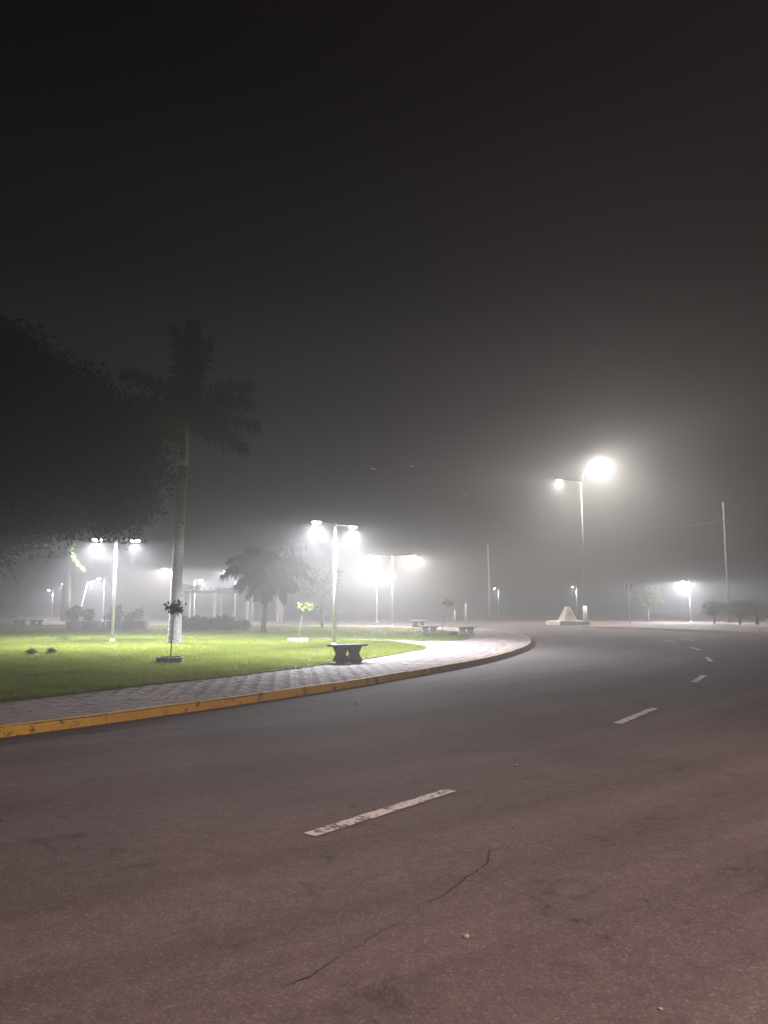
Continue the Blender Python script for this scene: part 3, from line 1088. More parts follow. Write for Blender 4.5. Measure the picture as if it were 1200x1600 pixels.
def big_tree():
    rng = np.random.default_rng(21)
    x0, y0 = -16.2, 27.0
    t = thing('broadleaf_tree', (x0, y0, KZ + 0.02), 'huge dark broadleaf tree with drooping crown at the left edge', 'tree', 'park trees')
    MB().tube([(0, 0, -0.05), (0.05, 0, 0.5), (0.1, 0, 2.2), (0.3, 0.1, 4.2), (0.4, 0, 6.0)], [0.62, 0.48, 0.40, 0.36, 0.28], 14).build('trunk', 'bark', t, True)
    q = 0.82
    limbs = [(7.0, -1.5, 6.6, 3.5), (5.5, 0.6, 9.0, 4.0), (2.0, -2.0, 11.2, 4.8), (-4, 0, 8, 4), (3.5, 3.0, 8.5, 4.2), (0, -4, 7, 4), (-3, 3, 10, 5), (8.0, 0.4, 4.9, 4.4)]
    for ex, ey, ez, sz in limbs:
        s = Vector((0.3, 0.05, sz))
        e = Vector((ex, ey, ez)) * q
        s.z *= q
        mdl = s.lerp(e, 0.5) + Vector((0, 0, 0.7))
        MB().tube([s, s.lerp(mdl, 0.6), mdl, e], [0.22, 0.17, 0.12, 0.04], 8).build('branch', 'bark', t, True)
    # lobes in world metres -> local
    lobes = [((-18.5, 33, 10.8), (4.4, 4.5, 3.4), 170), ((-15.4, 32.5, 9.4), (3.4, 3.6, 2.9), 130), ((-12.9, 32.4, 8.3), (2.7, 3.2, 2.6), 110),
             ((-11.6, 32.2, 7.7), (1.75, 2.2, 2.0), 70), ((-16.3, 32.2, 6.7), (4.0, 3.8, 2.3), 120), ((-12.4, 32.2, 6.2), (2.4, 2.6, 1.7), 70),
             ((-20.5, 33, 7.2), (4.5, 4.5, 3.0), 100), ((-13.6, 31.8, 5.75), (2.2, 2.0, 0.8), 34), ((-16.9, 32, 5.2), (2.6, 2.4, 1.0), 40),
             ((-15.0, 32.2, 4.6), (1.2, 1.5, 0.55), 14), ((-16.4, 32.0, 4.1), (1.0, 1.4, 0.6), 14), ((-17.2, 32.2, 3.4), (0.9, 1.2, 0.6), 12), ((-11.3, 32.2, 6.0), (0.8, 1.0, 0.8), 14), ((-10.4, 32.0, 8.6), (0.6, 0.9, 0.7), 10), ((-13.1, 32.4, 11.0), (0.9, 1.0, 0.6), 12),
             ((-15.5, 32.5, 11.8), (1.1, 1.4, 0.8), 16), ((-16.9, 32.5, 12.9), (1.3, 1.5, 1.0), 22)]
    q = 26.5 / 32.3
    lobes = [((c[0] * q, c[1] * q, 1.6 + (c[2] - 1.6) * q), (r[0] * q, r[1] * q, r[2] * q), k) for c, r, k in lobes]
    pts = []
    for c, r, k in lobes:
        pts.append(ball_points(k, c, r, rng))
    cl = np.concatenate(pts) - np.array([x0, y0, KZ + 0.02])
    sizes = rng.uniform(0.2, 0.46, len(cl))
    c2 = np.repeat(cl, 84, axis=0)
    c2 = c2 + rng.normal(0, 1, c2.shape) * np.repeat(sizes, 84)[:, None] * np.array([1, 1, 0.75])
    leafy('crown', c2, 0.20, rng, 'leaf_dark', t, 1, 0.0, 0.48, 0.5)
    # thin twigs that carry the lower leaves
    hang = [[(-10.9, 31.9, 6.4), (-10.5, 31.9, 5.7), (-10.35, 31.9, 5.15)], [(-11.4, 31.8, 6.0), (-11.0, 31.8, 5.2), (-10.75, 31.8, 4.85)],
            [(-12.0, 32.0, 5.8), (-11.6, 32.0, 5.1), (-11.35, 32.0, 4.7)], [(-10.6, 32.3, 6.9), (-9.9, 32.3, 6.3), (-9.7, 32.3, 5.8)],
            [(-9.9, 32.2, 7.6), (-9.2, 32.1, 7.1), (-9.0, 32.0, 6.7)]]
    hang = [[(p[0] * q, p[1] * q, 1.6 + (p[2] - 1.6) * q) for p in path] for path in hang]
    for k, path in enumerate(hang):
        loc = [Vector(p) - Vector((x0, y0, KZ + 0.02)) for p in path]
        br = MB().tube(loc, [0.025, 0.015, 0.006], 6).build('hanging_twig', 'bark', t, True)
        cs = []
        for s in np.linspace(0, 1, 16):
            i = min(int(s * 2), 1)
            q = loc[i].lerp(loc[i + 1], s * 2 - i)
            cs.append(q)
        leafy('leaves', np.array(cs), 0.17, rng, 'leaf_dark', br, 16, 0.17, 0.5, 0.8)
    # sprig hanging below the white lamp
    path = [(-12.9, 27.6, 5.6), (-12.75, 28.9, 5.3), (-12.5, 30.1, 4.8), (-12.34, 30.3, 4.25), (-12.30, 30.2, 3.95), (-12.32, 30.2, 3.65), (-12.16, 30.2, 3.38), (-11.96, 30.2, 3.15), (-11.78, 30.2, 2.98)]
    loc = [Vector(p) - Vector((x0, y0, KZ + 0.02)) for p in path]
    br = MB().tube(loc, [0.03, 0.025, 0.018, 0.014, 0.012, 0.010, 0.008, 0.006, 0.004], 6).build('hanging_twig', 'bark', t, True)
    cs = []
    for s in np.linspace(2.2, 7.999, 46):
        i = int(s)
        cs.append(loc[i].lerp(loc[i + 1], s - i))
    leafy('leaves', np.array(cs), 0.11, rng, 'leaf_mid', br, 4, 0.035, 0.5, 0.8)
    return t


big_tree()


def frond_mesh(L, elev, bend, seed, leaflet=0.7, pairs=46, mat='palm_leaf', power=1.35, plume=0.5, wid=0.022, hang=0.27):
    """feather frond rising along +x in the x/z plane"""
    rng = np.random.default_rng(seed)
    n = 26
    pts = [Vector((0, 0, 0))]
    for i in range(n):
        s = (i + 0.5) / n
        a = R(elev - bend * s ** power)
        pts.append(pts[-1] + Vector((math.cos(a), 0, math.sin(a))) * (L / n))
    mb = MB()
    mb.tube(pts[::3] + [pts[-1]], list(np.linspace(0.035, 0.005, len(pts[::3]) + 1)), 5)
    vs, fs = [], []
    for i in range(pairs):
        s = 0.10 + 0.90 * (i + rng.random()) / pairs
        q = s * n
        k = min(int(q), n - 1)
        p = pts[k].lerp(pts[k + 1], q - k)
        tdir = (pts[k + 1] - pts[k]).normalized()
        up = Vector((-tdir.z, 0, tdir.x))
        ll = leaflet * (0.35 + 0.65 * math.sin(math.pi * min(1, 0.15 + s * 0.82))) * rng.uniform(0.8, 1.15)
        for sd in (-1, 1):
            roll = rng.normal(0, plume)
            d = Vector((0, sd, 0)) * math.cos(roll) + up * math.sin(roll) + tdir * rng.uniform(0.35, 0.75)
            d.normalize()
            mid = p + d * ll * 0.55 + Vector((0, 0, -0.05 * ll))
            tip = p + d * ll * 0.95 + Vector((0, 0, -ll * hang * rng.uniform(0.45, 1.55)))
            w = tdir * wid * rng.uniform(0.8, 1.3)
            b = len(vs)
            vs += [p - w * 0.5, p + w * 0.5, mid + w, mid - w, tip]
            fs += [(b, b + 1, b + 2, b + 3), (b + 3, b + 2, b + 4)]
    mb.add(vs, fs)
    return mb.mesh('frond', mat)


def royal_palm():
    x, y, z = -7.85, 29.1, KZ + 0.02
    t = thing('royal_palm', (x, y, z), 'tall royal palm with pale ringed trunk on the near lawn', 'palm tree', 'park trees')
    prof = [(0, 0.0, 0.31), (0, 0.06, 0.285), (0.01, 0.25, 0.258), (0.02, 1.0, 0.232), (0.02, 1.8, 0.214), (0.03, 2.8, 0.198), (0.05, 4.0, 0.19), (0.08, 5.2, 0.188),
            (0.10, 6.0, 0.18), (0.12, 6.8, 0.165)]
    MB().tube([(a, 0, h) for a, h, r in prof], [r for a, h, r in prof], 20).build('trunk', 'palm_bark', t, True)
    MB().tube([(0.12, 0, 6.75), (0.13, 0, 7.1), (0.14, 0, 7.6), (0.16, 0, 8.1), (0.17, 0, 8.5)], [0.172, 0.17, 0.142, 0.11, 0.085], 14).build('crownshaft', 'crownshaft', t, True)
    roots = MB()
    top = (0.17, 0, 8.3)
    spec = [(70, 89, 5, 4.4), (205, 86, 10, 4.0), (-60, 85, 14, 4.0), (10, 84, 18, 3.7),
            (181, 70, 72, 3.6), (172, 52, 78, 3.3), (190, 26, 48, 3.0), (178, 2, 50, 2.7),
            (2, 66, 80, 3.3), (-12, 44, 68, 3.1), (12, 22, 46, 2.9), (-6, -6, 34, 2.7),
            (-90, 58, 80, 2.9), (-112, 28, 70, 2.6), (-68, 24, 66, 2.6), (90, 55, 80, 2.9), (70, 30, 70, 2.7), (115, 28, 70, 2.7)]
    for k, (az, el, bd, L) in enumerate(spec):
        o = link('frond', frond_mesh(L, el, bd, 300 + k, 0.74, 110, plume=0.65, wid=0.038), t, top)
        o.rotation_euler = (0, 0, R(az))
    return t


royal_palm()


def short_palm():
    x, y, z = -6.35, 40.9, KZ + 0.02
    t = thing('short_palm', (x, y, z), 'short bushy palm with hanging fronds behind the path', 'palm tree', 'park trees')
    MB().tube([(0, 0, -0.02), (0.0, 0, 0.3), (0.06, 0, 1.2), (0.16, 0, 2.3), (0.2, 0, 3.0)], [0.17, 0.135, 0.125, 0.13, 0.15], 12).build('trunk', 'bark', t, True)
    rng = random.Random(8)
    top = (0.2, 0, 2.98)
    for k in range(20):
        az = k * 137.5
        el = 86 - 84 * (k / 19) ** 0.9
        bd = 62 + 50 * (1 - k / 19) + rng.uniform(-8, 12)
        L = rng.uniform(2.35, 2.95) if k < 16 else rng.uniform(1.9, 2.3)
        if el < 0:
            bd = 48
        o = link('frond', frond_mesh(L, el, bd, 500 + k, 0.60, 64, 'palm_leaf', plume=0.3, wid=0.06, hang=0.75), t, top)
        o.rotation_euler = (0, 0, R(az))
    # hanging dead fronds
    for k, (az, el, bd, L) in enumerate([(182, 2, 75, 1.9), (170, -22, 62, 1.75), (200, -45, 42, 1.5), (0, -38, 46, 1.75), (-25, -28, 62, 1.7), (250, -50, 40, 1.6), (90, -40, 45, 1.6)]):
        o = link('frond', frond_mesh(L, el, bd, 700 + k, 0.36, 50, 'dry_leaf', plume=1.2, wid=0.07, hang=0.5), t, top)
        o.rotation_euler = (0, 0, R(az))
    return t


short_palm()


def small_tree(x, y, h, rad, label, seed, mat='leaf_mid', trunk_r=0.06, n=60, leaf=0.16, z0=KZ + 0.02, flat=0.7, base=0.55, per=26, name='small_tree', group='park trees'):
    rng = np.random.default_rng(seed)
    rr = random.Random(seed)
    t = thing(name, (x, y, z0), label, 'tree', group)
    MB().tube([(0, 0, -0.03), (rr.uniform(-0.04, 0.04), 0, h * base * 0.5), (rr.uniform(-0.05, 0.05), 0, h * base), (0, 0, h * 0.8)],
              [trunk_r * 1.25, trunk_r, trunk_r * 0.85, trunk_r * 0.3], 8).build('trunk', 'bark', t, True)
    for k in range(6):
        a = k * 1.05 + rr.uniform(-0.3, 0.3)
        s = Vector((0, 0, h * (base * 0.85 + 0.03 * k)))
        e = Vector((math.cos(a) * rad * 0.75, math.sin(a) * rad * 0.75, h * (base + 0.12 + 0.05 * k)))
        MB().tube([s, s.lerp(e, 0.5) + Vector((0, 0, 0.08)), e], [trunk_r * 0.5, trunk_r * 0.35, trunk_r * 0.12], 6).build('branch', 'bark', t, True)
    c = ball_points(n, (0, 0, h - rad * flat), (rad, rad, rad * flat), rng, 0.3)
    c = np.repeat(c, per, axis=0) + rng.normal(0, 1, (n * per, 3)) * rad * 0.13
    leafy('crown', c, leaf, rng, mat, t, 1, 0, 0.5, 0.5)
    return t


small_tree(-3.95, 49.5, 4.2, 1.45, 'slender hazy tree with sparse crown between short palm and lamp', 31, 'leaf_mid', 0.075, 34, 0.22, flat=0.75, per=16)
small_tree(-29.6, 72.0, 14.5, 5.0, 'far tree trunk rising behind the leftmost bushy planter', 32, 'leaf_dark', 0.36, 90, 0.34, flat=0.5, base=0.66, per=26)
small_tree(25.9, 76.0, 3.6, 1.5, 'faint round tree in the fog right of the small sign', 33, 'leaf_dark', 0.10, 60, 0.24, z0=-0.03, flat=0.75, base=0.35)
small_tree(33.9, 63.0, 4.4, 1.5, 'dark twiggy tree cut off by the right edge', 37, 'leaf_dark', 0.08, 34, 0.2, z0=KZ - 0.01)
# rounded bushes on short trunks on the right
small_tree(25.9, 60.8, 1.75, 0.95, 'brownish clipped bush left of the two green ones', 34, 'dry_leaf', 0.06, 60, 0.12, z0=KZ - 0.01, flat=0.55, base=0.3, name='clipped_bush', group='clipped bushes on the right')
small_tree(26.9, 58.6, 1.8, 0.95, 'green clipped bush on a short trunk, left one of the pair', 35, 'leaf_mid', 0.09, 80, 0.12, z0=KZ - 0.01, flat=0.62, base=0.3, name='clipped_bush', group='clipped bushes on the right')
small_tree(28.2, 58.6, 1.95, 1.0, 'green clipped bush on a dark trunk beneath the right hand pole', 36, 'leaf_mid', 0.11, 80, 0.12, z0=KZ - 0.01, flat=0.66, base=0.3, name='clipped_bush', group='clipped bushes on the right')


def sapling(x, y, h, label, seed, mat, lean=(0, 0), leaf=0.10, n=70, ring=True, spread=(0.30, 0.2, 0.16), ringmat='brick_ring', ring_r=0.33):
    rng = np.random.default_rng(seed)
    t = thing('sapling', (x, y, KZ + 0.02), label, 'sapling', 'saplings planted on the lawns')
    pts = [(0, 0, -0.03), (lean[0] * 0.2 + 0.01, 0, h * 0.35), (lean[0] * 0.55, 0, h * 0.7), (lean[0], lean[1], h)]
    MB().tube(pts, [0.016, 0.013, 0.011, 0.006], 6).build('stem', 'twig', t, True)
    for k in range(5):
        a = k * 1.3
        e = Vector((lean[0] + math.cos(a) * spread[0] * 0.8, lean[1] + math.sin(a) * spread[1] * 0.8, h + 0.04 * k - 0.08))
        s = Vector(pts[2]).lerp(Vector(pts[3]), 0.4 + 0.12 * k)
        MB().tube([s, s.lerp(e, 0.5) + Vector((0, 0, 0.03)), e], [0.007, 0.005, 0.003], 5).build('branch', 'twig', t, True)
    c = ball_points(n, (lean[0], lean[1], h), spread, rng, 0.1)
    leafy('leaves', c, leaf, rng, mat, t, 3, 0.03, 0.6, 0.6)
    if ring:
        r = thing('tree_ring', (x, y, KZ + 0.02), label.split(' with')[0].replace('sapling', 'planting ring round the sapling'), 'planter', 'planting rings on the lawns')
        nb = 9
        for k in range(nb):
            a0, a1 = 2 * math.pi * k / nb + 0.02, 2 * math.pi * (k + 1) / nb - 0.02
            vs, fs = [], []
            for i in range(4):
                a = a0 + (a1 - a0) * i / 3
                for rad, z in ((ring_r, -0.03), (ring_r + 0.005, 0.14), (ring_r - 0.07, 0.145), (ring_r - 0.075, -0.03)):
                    vs.append((rad * math.cos(a), rad * math.sin(a), z + 0.008 * math.sin(k * 2.3)))
            for i in range(3):
                for q in range(4):
                    q2 = (q + 1) % 4
                    fs.append((i * 4 + q, i * 4 + q2, i * 4 + 4 + q2, i * 4 + 4 + q))
            fs += [(0, 1, 2, 3), (15, 14, 13, 12)]
            MB().add(vs, fs).build('ring_stone', ringmat, r)
        MB().lathe([(ring_r - 0.08, -0.02), (ring_r - 0.08, 0.08), (0.10, 0.115)], n=14).build('soil', 'soil', r)
    return t


sapling(-5.42, 19.75, 1.38, 'thin dark leaved sapling in front of the tall palm', 41, 'leaf_dark', (0.1, 0), 0.11, 62, True, (0.24, 0.2, 0.12))
sapling(-3.4, 30.7, 1.42, 'thin bright leaved sapling beside the short palm', 42, 'leaf_bright', (0.28, 0), 0.14, 46, True, (0.40, 0.25, 0.14), 'brick_ring', 0.42)
sapling(2.95, 39.5, 1.55, 'thin pale sapling on the tip of the far lawn', 43, 'leaf_bright', (0.32, 0), 0.13, 22, False, (0.34, 0.2, 0.12))


def weed(x, y, r, label, seed):
    rng = np.random.default_rng(seed)
    t = thing('weed_tuft', (x, y, KZ + 0.02), label, 'weed', 'weeds on the lawns')
    c = ball_points(60, (0, 0, 0.05), (r, r * 0.7, 0.06), rng, 0.1)
    leafy('leaves', c, 0.10, rng, 'leaf_mid', t, 2, 0.02, 0.35, -0.8)
    MB().lathe([(0.03, -0.02), (0.03, 0.02), (0.015, 0.05)], n=8).build('crown_base', 'twig', t)


weed(-10.35, 22.9, 0.16, 'dark weed tuft on the left of the near lawn', 61)
weed(-9.98, 23.35, 0.12, 'small dark weed right of the larger tuft on the near lawn', 62)
weed(-13.2, 32.0, 0.30, 'dark low tuft at the back edge of the near lawn', 63)
weed(3.35, 37.4, 0.26, 'dark low tuft near the pale benches on the far lawn', 64)


def shrub(parent, c, r, rng, mat='leaf_dark', n=46, leaf=0.13):
    cc = ball_points(n, c, r, rng, 0.2)
    cc = np.repeat(cc, 16, axis=0) + rng.normal(0, 1, (n * 16, 3)) * min(r) * 0.2
    return leafy('leaves', cc, leaf, rng, mat, parent, 1, 0, 0.5, 0.1)


def planter(x, y, w, d, h, label, shrubs, seed):
    rng = np.random.default_rng(seed)
    t = thing('planter', (x, y, KZ + 0.02), label, 'planter', 'concrete planters behind the lawn')
    MB().box((0, 0, h / 2 - 0.02), (w, d, h), 0, 1.0, 0.01).build('box', 'planter', t)
    MB().box((0, 0, h + 0.0), (w + 0.06, d + 0.06, 0.06), 0, 1.0, 0.008).build('rim', 'planter', t)
    MB().box((0, 0, h + 0.035), (w - 0.08, d - 0.08, 0.02)).build('soil', 'soil', t)
    for k, (cx, r, hh) in enumerate(shrubs):
        s = thing('shrub', (x + cx, y, KZ + 0.02 + h + 0.04), '%s growing in the %s' % (('dark leafy shrub', 'second smaller shrub')[k], label.split(' with')[0].split(' beside')[0]), 'shrub', 'shrubs in the planters')
        for q in range(4):
            a = q * 1.6 + seed
            MB().tube([(0, 0, -0.03), (math.cos(a) * r * 0.3, math.sin(a) * r * 0.3, hh * 0.5), (math.cos(a) * r * 0.55, math.sin(a) * r * 0.5, hh * 0.9)], [0.018, 0.013, 0.006], 5).build('stem', 'bark', s)
        shrub(s, (0, 0, hh * 0.52), (r, r * 0.8, hh * 0.5), rng, n=30 + int(40 * r))
        shrub(s, (r * 0.3, 0, hh * 0.85), (r * 0.45, r * 0.4, hh * 0.3), rng, n=12)


planter(-18.75, 47.0, 0.72, 0.7, 0.42, 'leftmost square planter beside the leaning lamp', [(-0.02, 0.5, 0.85)], 71)
planter(-17.6, 46.6, 0.80, 0.7, 0.46, 'second planter from the left with a small shrub', [(-0.15, 0.3, 0.66)], 72)
planter(-16.3, 47.0, 0.82, 0.7, 0.45, 'third planter standing behind the white lamp pole', [(0.02, 0.46, 0.8)], 73)
planter(-15.05, 47.0, 1.26, 0.7, 0.45, 'widest planter just left of the tall palm', [(0.18, 0.26, 0.7), (-0.22, 0.3, 0.42)], 74)


def slat_bench(x, y, L, label):
    t = thing('slat_bench', (x, y, KZ + 0.02), label, 'bench', 'timber benches between the planters')
    for k in range(3):
        MB().box((0, -0.16 + 0.15 * k, 0.40), (L, 0.12, 0.04)).build('seat_slat', 'timber', t)
    for k in range(2):
        MB().box((0, 0.28, 0.60 + 0.16 * k), (L, 0.035, 0.07)).build('back_slat', 'timber', t)
    for s in (-1, 1):
        MB().box((s * (L / 2 - 0.08), 0, 0.18), (0.04, 0.36, 0.40)).build('leg', 'dark_concrete', t)
        MB().box((s * (L / 2 - 0.08), 0.315, 0.40), (0.05, 0.03, 0.80)).build('back_post', 'timber', t)


slat_bench(-18.18, 47.0, 0.32, 'short slatted bench between the two leftmost planters')
slat_bench(-16.95, 47.1, 0.46, 'slatted bench left of the white lamp pole between planters')
slat_bench(-15.78, 47.0, 0.18, 'narrow slatted bench joining the widest planter')


def hedge(x, y, w, h, label, seed, mat='leaf_dark'):
    rng = np.random.default_rng(seed)
    t = thing('low_shrub', (x, y, KZ + 0.02), label, 'shrub', 'low shrubs below the pergola')
    for q in range(6):
        a = q * 1.05
        MB().tube([(math.cos(a) * 0.05, math.sin(a) * 0.05, -0.03), (math.cos(a) * w * 0.3, math.sin(a) * w * 0.25, h * 0.75)], [0.018, 0.006], 5).build('stem', 'bark', t)
    shrub(t, (0, 0, h * 0.5), (w / 2, w * 0.4, h * 0.5), rng, mat, 70, 0.15)


for k, (x, w, h, lab) in enumerate([(-11.9, 1.0, 0.80, 'dark low shrub touching the tall palm trunk'), (-11.2, 1.1, 0.76, 'dark low shrub second right of the tall palm'),
                                    (-10.45, 1.0, 0.64, 'low shrub in the middle of the row below the pergola'), (-9.75, 1.0, 0.72, 'low shrub fourth from the tall palm'),
                                    (-9.05, 1.0, 0.82, 'taller spiky low shrub left of the short palm'), (-8.3, 0.9, 0.55, 'last low shrub of the row beside the short palm')]):
    hedge(x, 45.2 + 0.3 * (k % 2), w, h, lab, 80 + k, 'leaf_dark' if k < 2 else 'leaf_mid')


def pergola():
    x0, x1, y = -16.9, -8.6, 64.0
    t = thing('pergola', (x0, y, KZ - 0.004), 'long timber pergola on columns behind the short palm', 'pergola')
    Lx = x1 - x0
    for cx in (0.15, 2.9, 5.6, Lx - 0.2):
        for cy_ in (0, 2.4):
            MB().box((cx, cy_, 1.22), (0.22, 0.22, 2.44)).build('column', 'concrete', t)
    for cy_ in (0, 2.4):
        MB().box((Lx / 2, cy_, 2.55), (Lx + 0.6, 0.14, 0.22)).build('beam', 'timber', t)
    for k in range(17):
        MB().box((-0.05 + k * (Lx + 0.1) / 16, 1.2, 2.77), (0.10, 3.3, 0.2)).build('rafter', 'timber', t)
    for k in range(9):
        MB().box((5.2 + k * 0.27, -0.1, 2.28), (0.05, 0.03, 0.30)).build('slat', 'timber', t)
    v = thing('climbing_vine', (x0 + 0.15, y - 0.25, KZ - 0.004), 'dark climbing vine on the left end of the pergola', 'vine')
    MB().tube([(0, 0, 0), (0.05, 0, 1.2), (0, 0, 2.4), (0.3, 0, 2.95), (1.3, 0, 3.0)], [0.05, 0.04, 0.03, 0.025, 0.012], 6).build('stem', 'bark', v)
    rng = np.random.default_rng(90)
    c = np.concatenate([ball_points(40, (0.2, 0, 2.95), (0.5, 0.4, 0.22), rng, 0.1), ball_points(40, (1.0, 0, 2.95), (0.7, 0.4, 0.2), rng, 0.1),
                        np.stack([rng.normal(0, 0.1, 40), rng.normal(0, 0.1, 40), rng.uniform(0.1, 2.6, 40)], 1)])
    leafy('leaves', c, 0.2, rng, 'leaf_dark', v, 6, 0.06, 0.5, 0.5)


pergola()

# ------------------------------------------------------------------ far side: monument, poles, sign
def monument():
    t = thing('monument', (14.9, 63.0, -0.03), 'small white pyramid monument on a wide stepped base', 'monument', None, R(24))
    MB().box((0, 0, 0.14), (2.9, 1.9, 0.28), 0, 1.0, 0.015).build('step', 'plaster', t)
    MB().box((0, 0, 0.325), (2.6, 1.7, 0.09), 0, 1.0, 0.01).build('plinth', 'plaster', t)
    prof = [(0.60, 0.37), (0.53, 0.55), (0.43, 0.80), (0.33, 1.05), (0.235, 1.30), (0.18, 1.41), (0.08, 1.47)]
    vs, fs = [], []
    for r, z in prof:
        c = r * 0.28
        vs += [(-r + c, -r, z), (r - c, -r, z), (r, -r + c, z), (r, r - c, z), (r - c, r, z), (-r + c, r, z), (-r, r - c, z), (-r, -r + c, z)]
    for i in range(len(prof) - 1):
        for k in range(8):
            fs.append((i * 8 + k, i * 8 + (k + 1) % 8, i * 8 + 8 + (k + 1) % 8, i * 8 + 8 + k))
    fs += [tuple(reversed(range(8))), tuple(range(48, 56))]
    MB().add(vs, fs).build('pyramid', 'plaster', t)
    # plaque fixed to the face turned to the road
    pl = MB()
    pl.add([(-0.09, -0.445, 0.78), (0.09, -0.445, 0.78), (0.08, -0.355, 1.0), (-0.08, -0.355, 1.0),
            (-0.09, -0.38, 0.77), (0.09, -0.38, 0.77), (0.08, -0.28, 0.99), (-0.08, -0.28, 0.99)],
           [(0, 1, 2, 3), (7, 6, 5, 4), (0, 4, 5, 1), (1, 5, 6, 2), (2, 6, 7, 3), (3, 7, 4, 0)])
    pl.build('plaque', 'plaque', t)


monument()


def utility_pole(x, y, h, label, r0=0.17, r1=0.10, z0=-0.03, cross=True, lean=0.0):
    t = thing('utility_pole', (x, y, z0), label, 'pole', 'concrete poles')
    MB().tube([(0, 0, 0), (lean * 0.5, 0, h * 0.5), (lean, 0, h)], [r0, (r0 + r1) / 2, r1], 12).build('pole', 'pole_concrete', t, True)
    if cross:
        MB().box((lean, -0.12, h - 1.6), (0.5, 0.06, 0.08)).build('bracket', 'steel', t)
        for s in (-0.2, 0.2):
            MB().lathe([(0.03, 0), (0.045, 0.03), (0.03, 0.06), (0.045, 0.09), (0.02, 0.12)], (lean + s, -0.12, h - 1.56), 8).build('insulator', 'plaster', t)
    else:
        MB().lathe([(r1 + 0.02, 0), (r1 + 0.02, 0.04), (r1 * 0.5, 0.1)], (lean, 0, h), 10).build('cap', 'pole_concrete', t)
    return t


utility_pole(29.0, 65.0, 10.2, 'tall concrete utility pole rising behind the right hand bushes', z0=KZ - 0.01)
utility_pole(10.9, 80.0, 7.9, 'slim pale concrete pole right of the bright park lamps', 0.16, 0.10, cross=False, lean=-0.1)
for x, y, h, lab in ((6.4, 70.0, 1.1, 'short thin pale post left of its thicker neighbour'), (8.0, 76.0, 1.7, 'short thick pale post near the slim concrete pole')):
    t = thing('short_post', (x, y, -0.03), lab, 'post', 'short pale posts')
    MB().tube([(0, 0, 0), (0, 0, h)], [0.08 if h < 1.5 else 0.13, 0.07 if h < 1.5 else 0.12], 10).build('shaft', 'concrete', t, True)
    MB().lathe([(0.09 if h < 1.5 else 0.14, 0), (0.09 if h < 1.5 else 0.14, 0.04), (0.03, 0.10)], (0, 0, h), 10).build('cap', 'concrete', t)


def wire(a, b, sag, label):
    a, b = Vector(a), Vector(b)
    pts = []
    for i in range(25):
        s = i / 24
        p = a.lerp(b, s)
        p.z -= sag * 4 * s * (1 - s)
        pts.append(p)
    tag(MB().tube(pts, 0.011, 5).build('overhead_wire', 'wire'), label, 'wire', 'overhead wires')


wire((29.2, 64.88, 8.75), (46, 47, 7.3), 0.5, 'dark overhead wire running right from the utility pole')
wire((28.8, 64.88, 8.75), (8, 104, 9.6), 0.8, 'faint overhead wire running left from the utility pole')


def sign():
    t = thing('street_sign', (19.9, 62.8, -0.03), 'small dark square sign on a thin post in the fog', 'sign')
    MB().tube([(0, 0, 0), (0, 0, 3.4)], 0.035, 8).build('post', 'steel', t, True)
    MB().box((0, -0.05, 3.1), (0.62, 0.03, 0.62), 0, 1.0, 0.004).build('border', 'sign_pale', t)
    pn = MB().box((0, -0.068, 3.1), (0.54, 0.012, 0.54)).build('panel', 'sign_dark', t)
    mk = MB()
    mk.lathe([(0.01, 0), (0.055, 0.03), (0.07, 0.075), (0.055, 0.12), (0.01, 0.15)], (0, -0.078, 3.14), 10, 1, 0.06)
    mk.box((0, -0.078, 3.02), (0.24, 0.008, 0.20), 0, 0.6)
    mk.build('pale_figure', 'sign_pale', pn)


sign()


def pot(x, y, label, mat, r=0.2, h=0.42):
    t = thing('plant_pot', (x, y, KZ - 0.01), label, 'pot', 'pots by the right hand bushes')
    MB().lathe([(r * 0.7, 0), (r * 0.85, h * 0.5), (r, h * 0.88), (r * 1.1, h * 0.9), (r * 1.1, h), (r * 0.9, h), (r * 0.88, h * 0.9)], n=14).build('body', mat, t, True)
    rng = np.random.default_rng(int(abs(x) * 10))
    leafy('leaves', ball_points(30, (0, 0, h + 0.16), (r, r, 0.2), rng, 0.1), 0.14, rng, 'leaf_mid', t, 3, 0.04, 0.4, -0.5)


pot(28.85, 58.2, 'white pot beneath the green bushes on the right', 'whitewash')
pot(30.2, 60.6, 'reddish pot right of the green bushes', 'clay', 0.24, 0.5)
pot(30.9, 60.8, 'white pot right of the reddish one', 'whitewash', 0.22, 0.6)


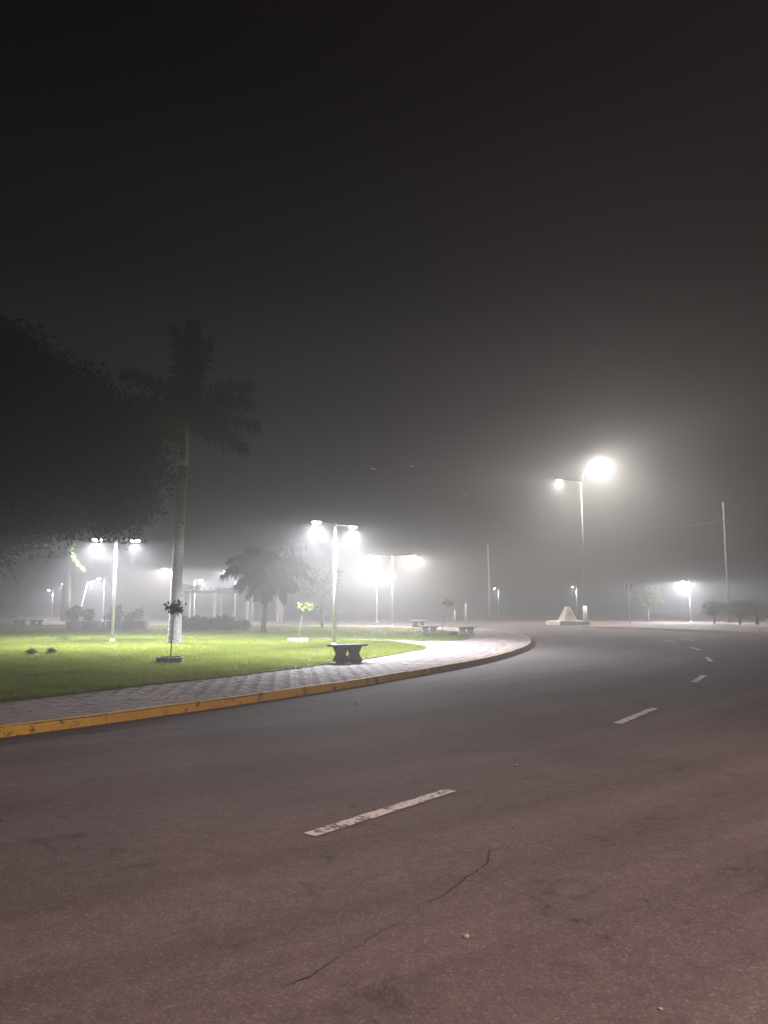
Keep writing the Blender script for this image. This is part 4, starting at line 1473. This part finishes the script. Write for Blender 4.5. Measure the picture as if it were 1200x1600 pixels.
def bird(loc, rz, roll, span, label, flap):
    t = thing('flying_bird', loc, label, 'bird', 'birds flying in the fog', rz)
    bm = bmesh.new()
    # one continuous body: trunk, neck, head, tail and both wings
    prof = [(-0.34, 0.005, 0), (-0.30, 0.03, 0), (-0.18, 0.045, 0.0), (-0.02, 0.075, 0), (0.12, 0.07, 0.005), (0.2, 0.045, 0.02), (0.26, 0.045, 0.03), (0.31, 0.03, 0.03), (0.36, 0.006, 0.02)]
    mb = MB()
    mb.tube([(x * span, 0, z * span) for x, r, z in prof], [r * span for x, r, z in prof], 10)
    for s in (-1, 1):
        vs, fs = [], []
        for i, (yy, xf, xb, th) in enumerate(((0.03, 0.12, -0.10, 0.02), (0.2, 0.15, -0.09, 0.014), (0.36, 0.10, -0.10, 0.01), (0.5, -0.03, -0.12, 0.004))):
            zz = flap * (yy ** 1.0) * (1 if i < 3 else 0.85)
            vs += [(xf * span, s * yy * span, (zz + th) * span), (xb * span, s * yy * span, (zz + th * 0.5) * span), (xb * span, s * yy * span, (zz - th * 0.4) * span), (xf * span, s * yy * span, (zz - th * 0.6) * span)]
        for i in range(3):
            for k in range(4):
                fs.append((i * 4 + k, i * 4 + (k + 1) % 4, i * 4 + 4 + (k + 1) % 4, i * 4 + 4 + k))
        fs += [(0, 1, 2, 3), (12, 13, 14, 15)]
        mb.add(vs, fs)
    o = mb.build('body', 'plumage', t, True)
    MB().add([(-0.30 * span, -0.02 * span, 0), (-0.30 * span, 0.02 * span, 0), (-0.48 * span, 0.07 * span, -0.01), (-0.48 * span, -0.07 * span, -0.01),
              (-0.30 * span, -0.02 * span, 0.008), (-0.30 * span, 0.02 * span, 0.008), (-0.48 * span, 0.07 * span, -0.004), (-0.48 * span, -0.07 * span, -0.004)],
             [(0, 1, 2, 3), (7, 6, 5, 4), (0, 1, 5, 4), (1, 2, 6, 5), (2, 3, 7, 6), (3, 0, 4, 7)]).build('tail', 'plumage', t)
    t.rotation_euler = (roll, 0, rz)
    bm.free()


bird((-0.47, 30.0, 6.95), R(75), R(25), 0.42, 'brightest pale bird flying above the park lamps', 0.5)
bird((1.2, 33.0, 7.6), R(60), R(15), 0.36, 'faint pale bird higher right of the brightest one', 0.35)
bird((3.6, 34.0, 6.5), R(70), R(10), 0.36, 'faint pale bird lowest and rightmost in the air', 0.3)

# ------------------------------------------------------------------ fog
hz = MB()
hx0, hx1, hy0, hy1, hz0, hz1 = -310, 310, -70, 330, -1.2, 17.5
hz.add([(hx0, hy0, hz0), (hx1, hy0, hz0), (hx1, hy1, hz0), (hx0, hy1, hz0), (hx0, hy0, hz1), (hx1, hy0, hz1), (hx1, hy1, hz1), (hx0, hy1, hz1)],
       [(3, 2, 1, 0), (4, 5, 6, 7), (0, 1, 5, 4), (1, 2, 6, 5), (2, 3, 7, 6), (3, 0, 4, 7)])
fm = bpy.data.materials.new('fog')
fm.use_nodes = True
nt = fm.node_tree
nt.nodes.clear()
out = nt.nodes.new('ShaderNodeOutputMaterial')
pv = nt.nodes.new('ShaderNodeVolumePrincipled')
pv.inputs['Color'].default_value = (0.275, 0.266, 0.266, 1)
pv.inputs['Density'].default_value = FOG_DENSITY
pv.inputs['Anisotropy'].default_value = FOG_G
nt.links.new(pv.outputs[0], out.inputs['Volume'])
try:
    fm.cycles.homogeneous_volume = True
except Exception:
    pass
try:
    fm.cycles.volume_sampling = 'MULTIPLE_IMPORTANCE'
except Exception:
    pass
MAT['fog'] = fm
tag(hz.build('haze', 'fog'), 'pale night fog filling the air', 'fog', None, 'stuff')
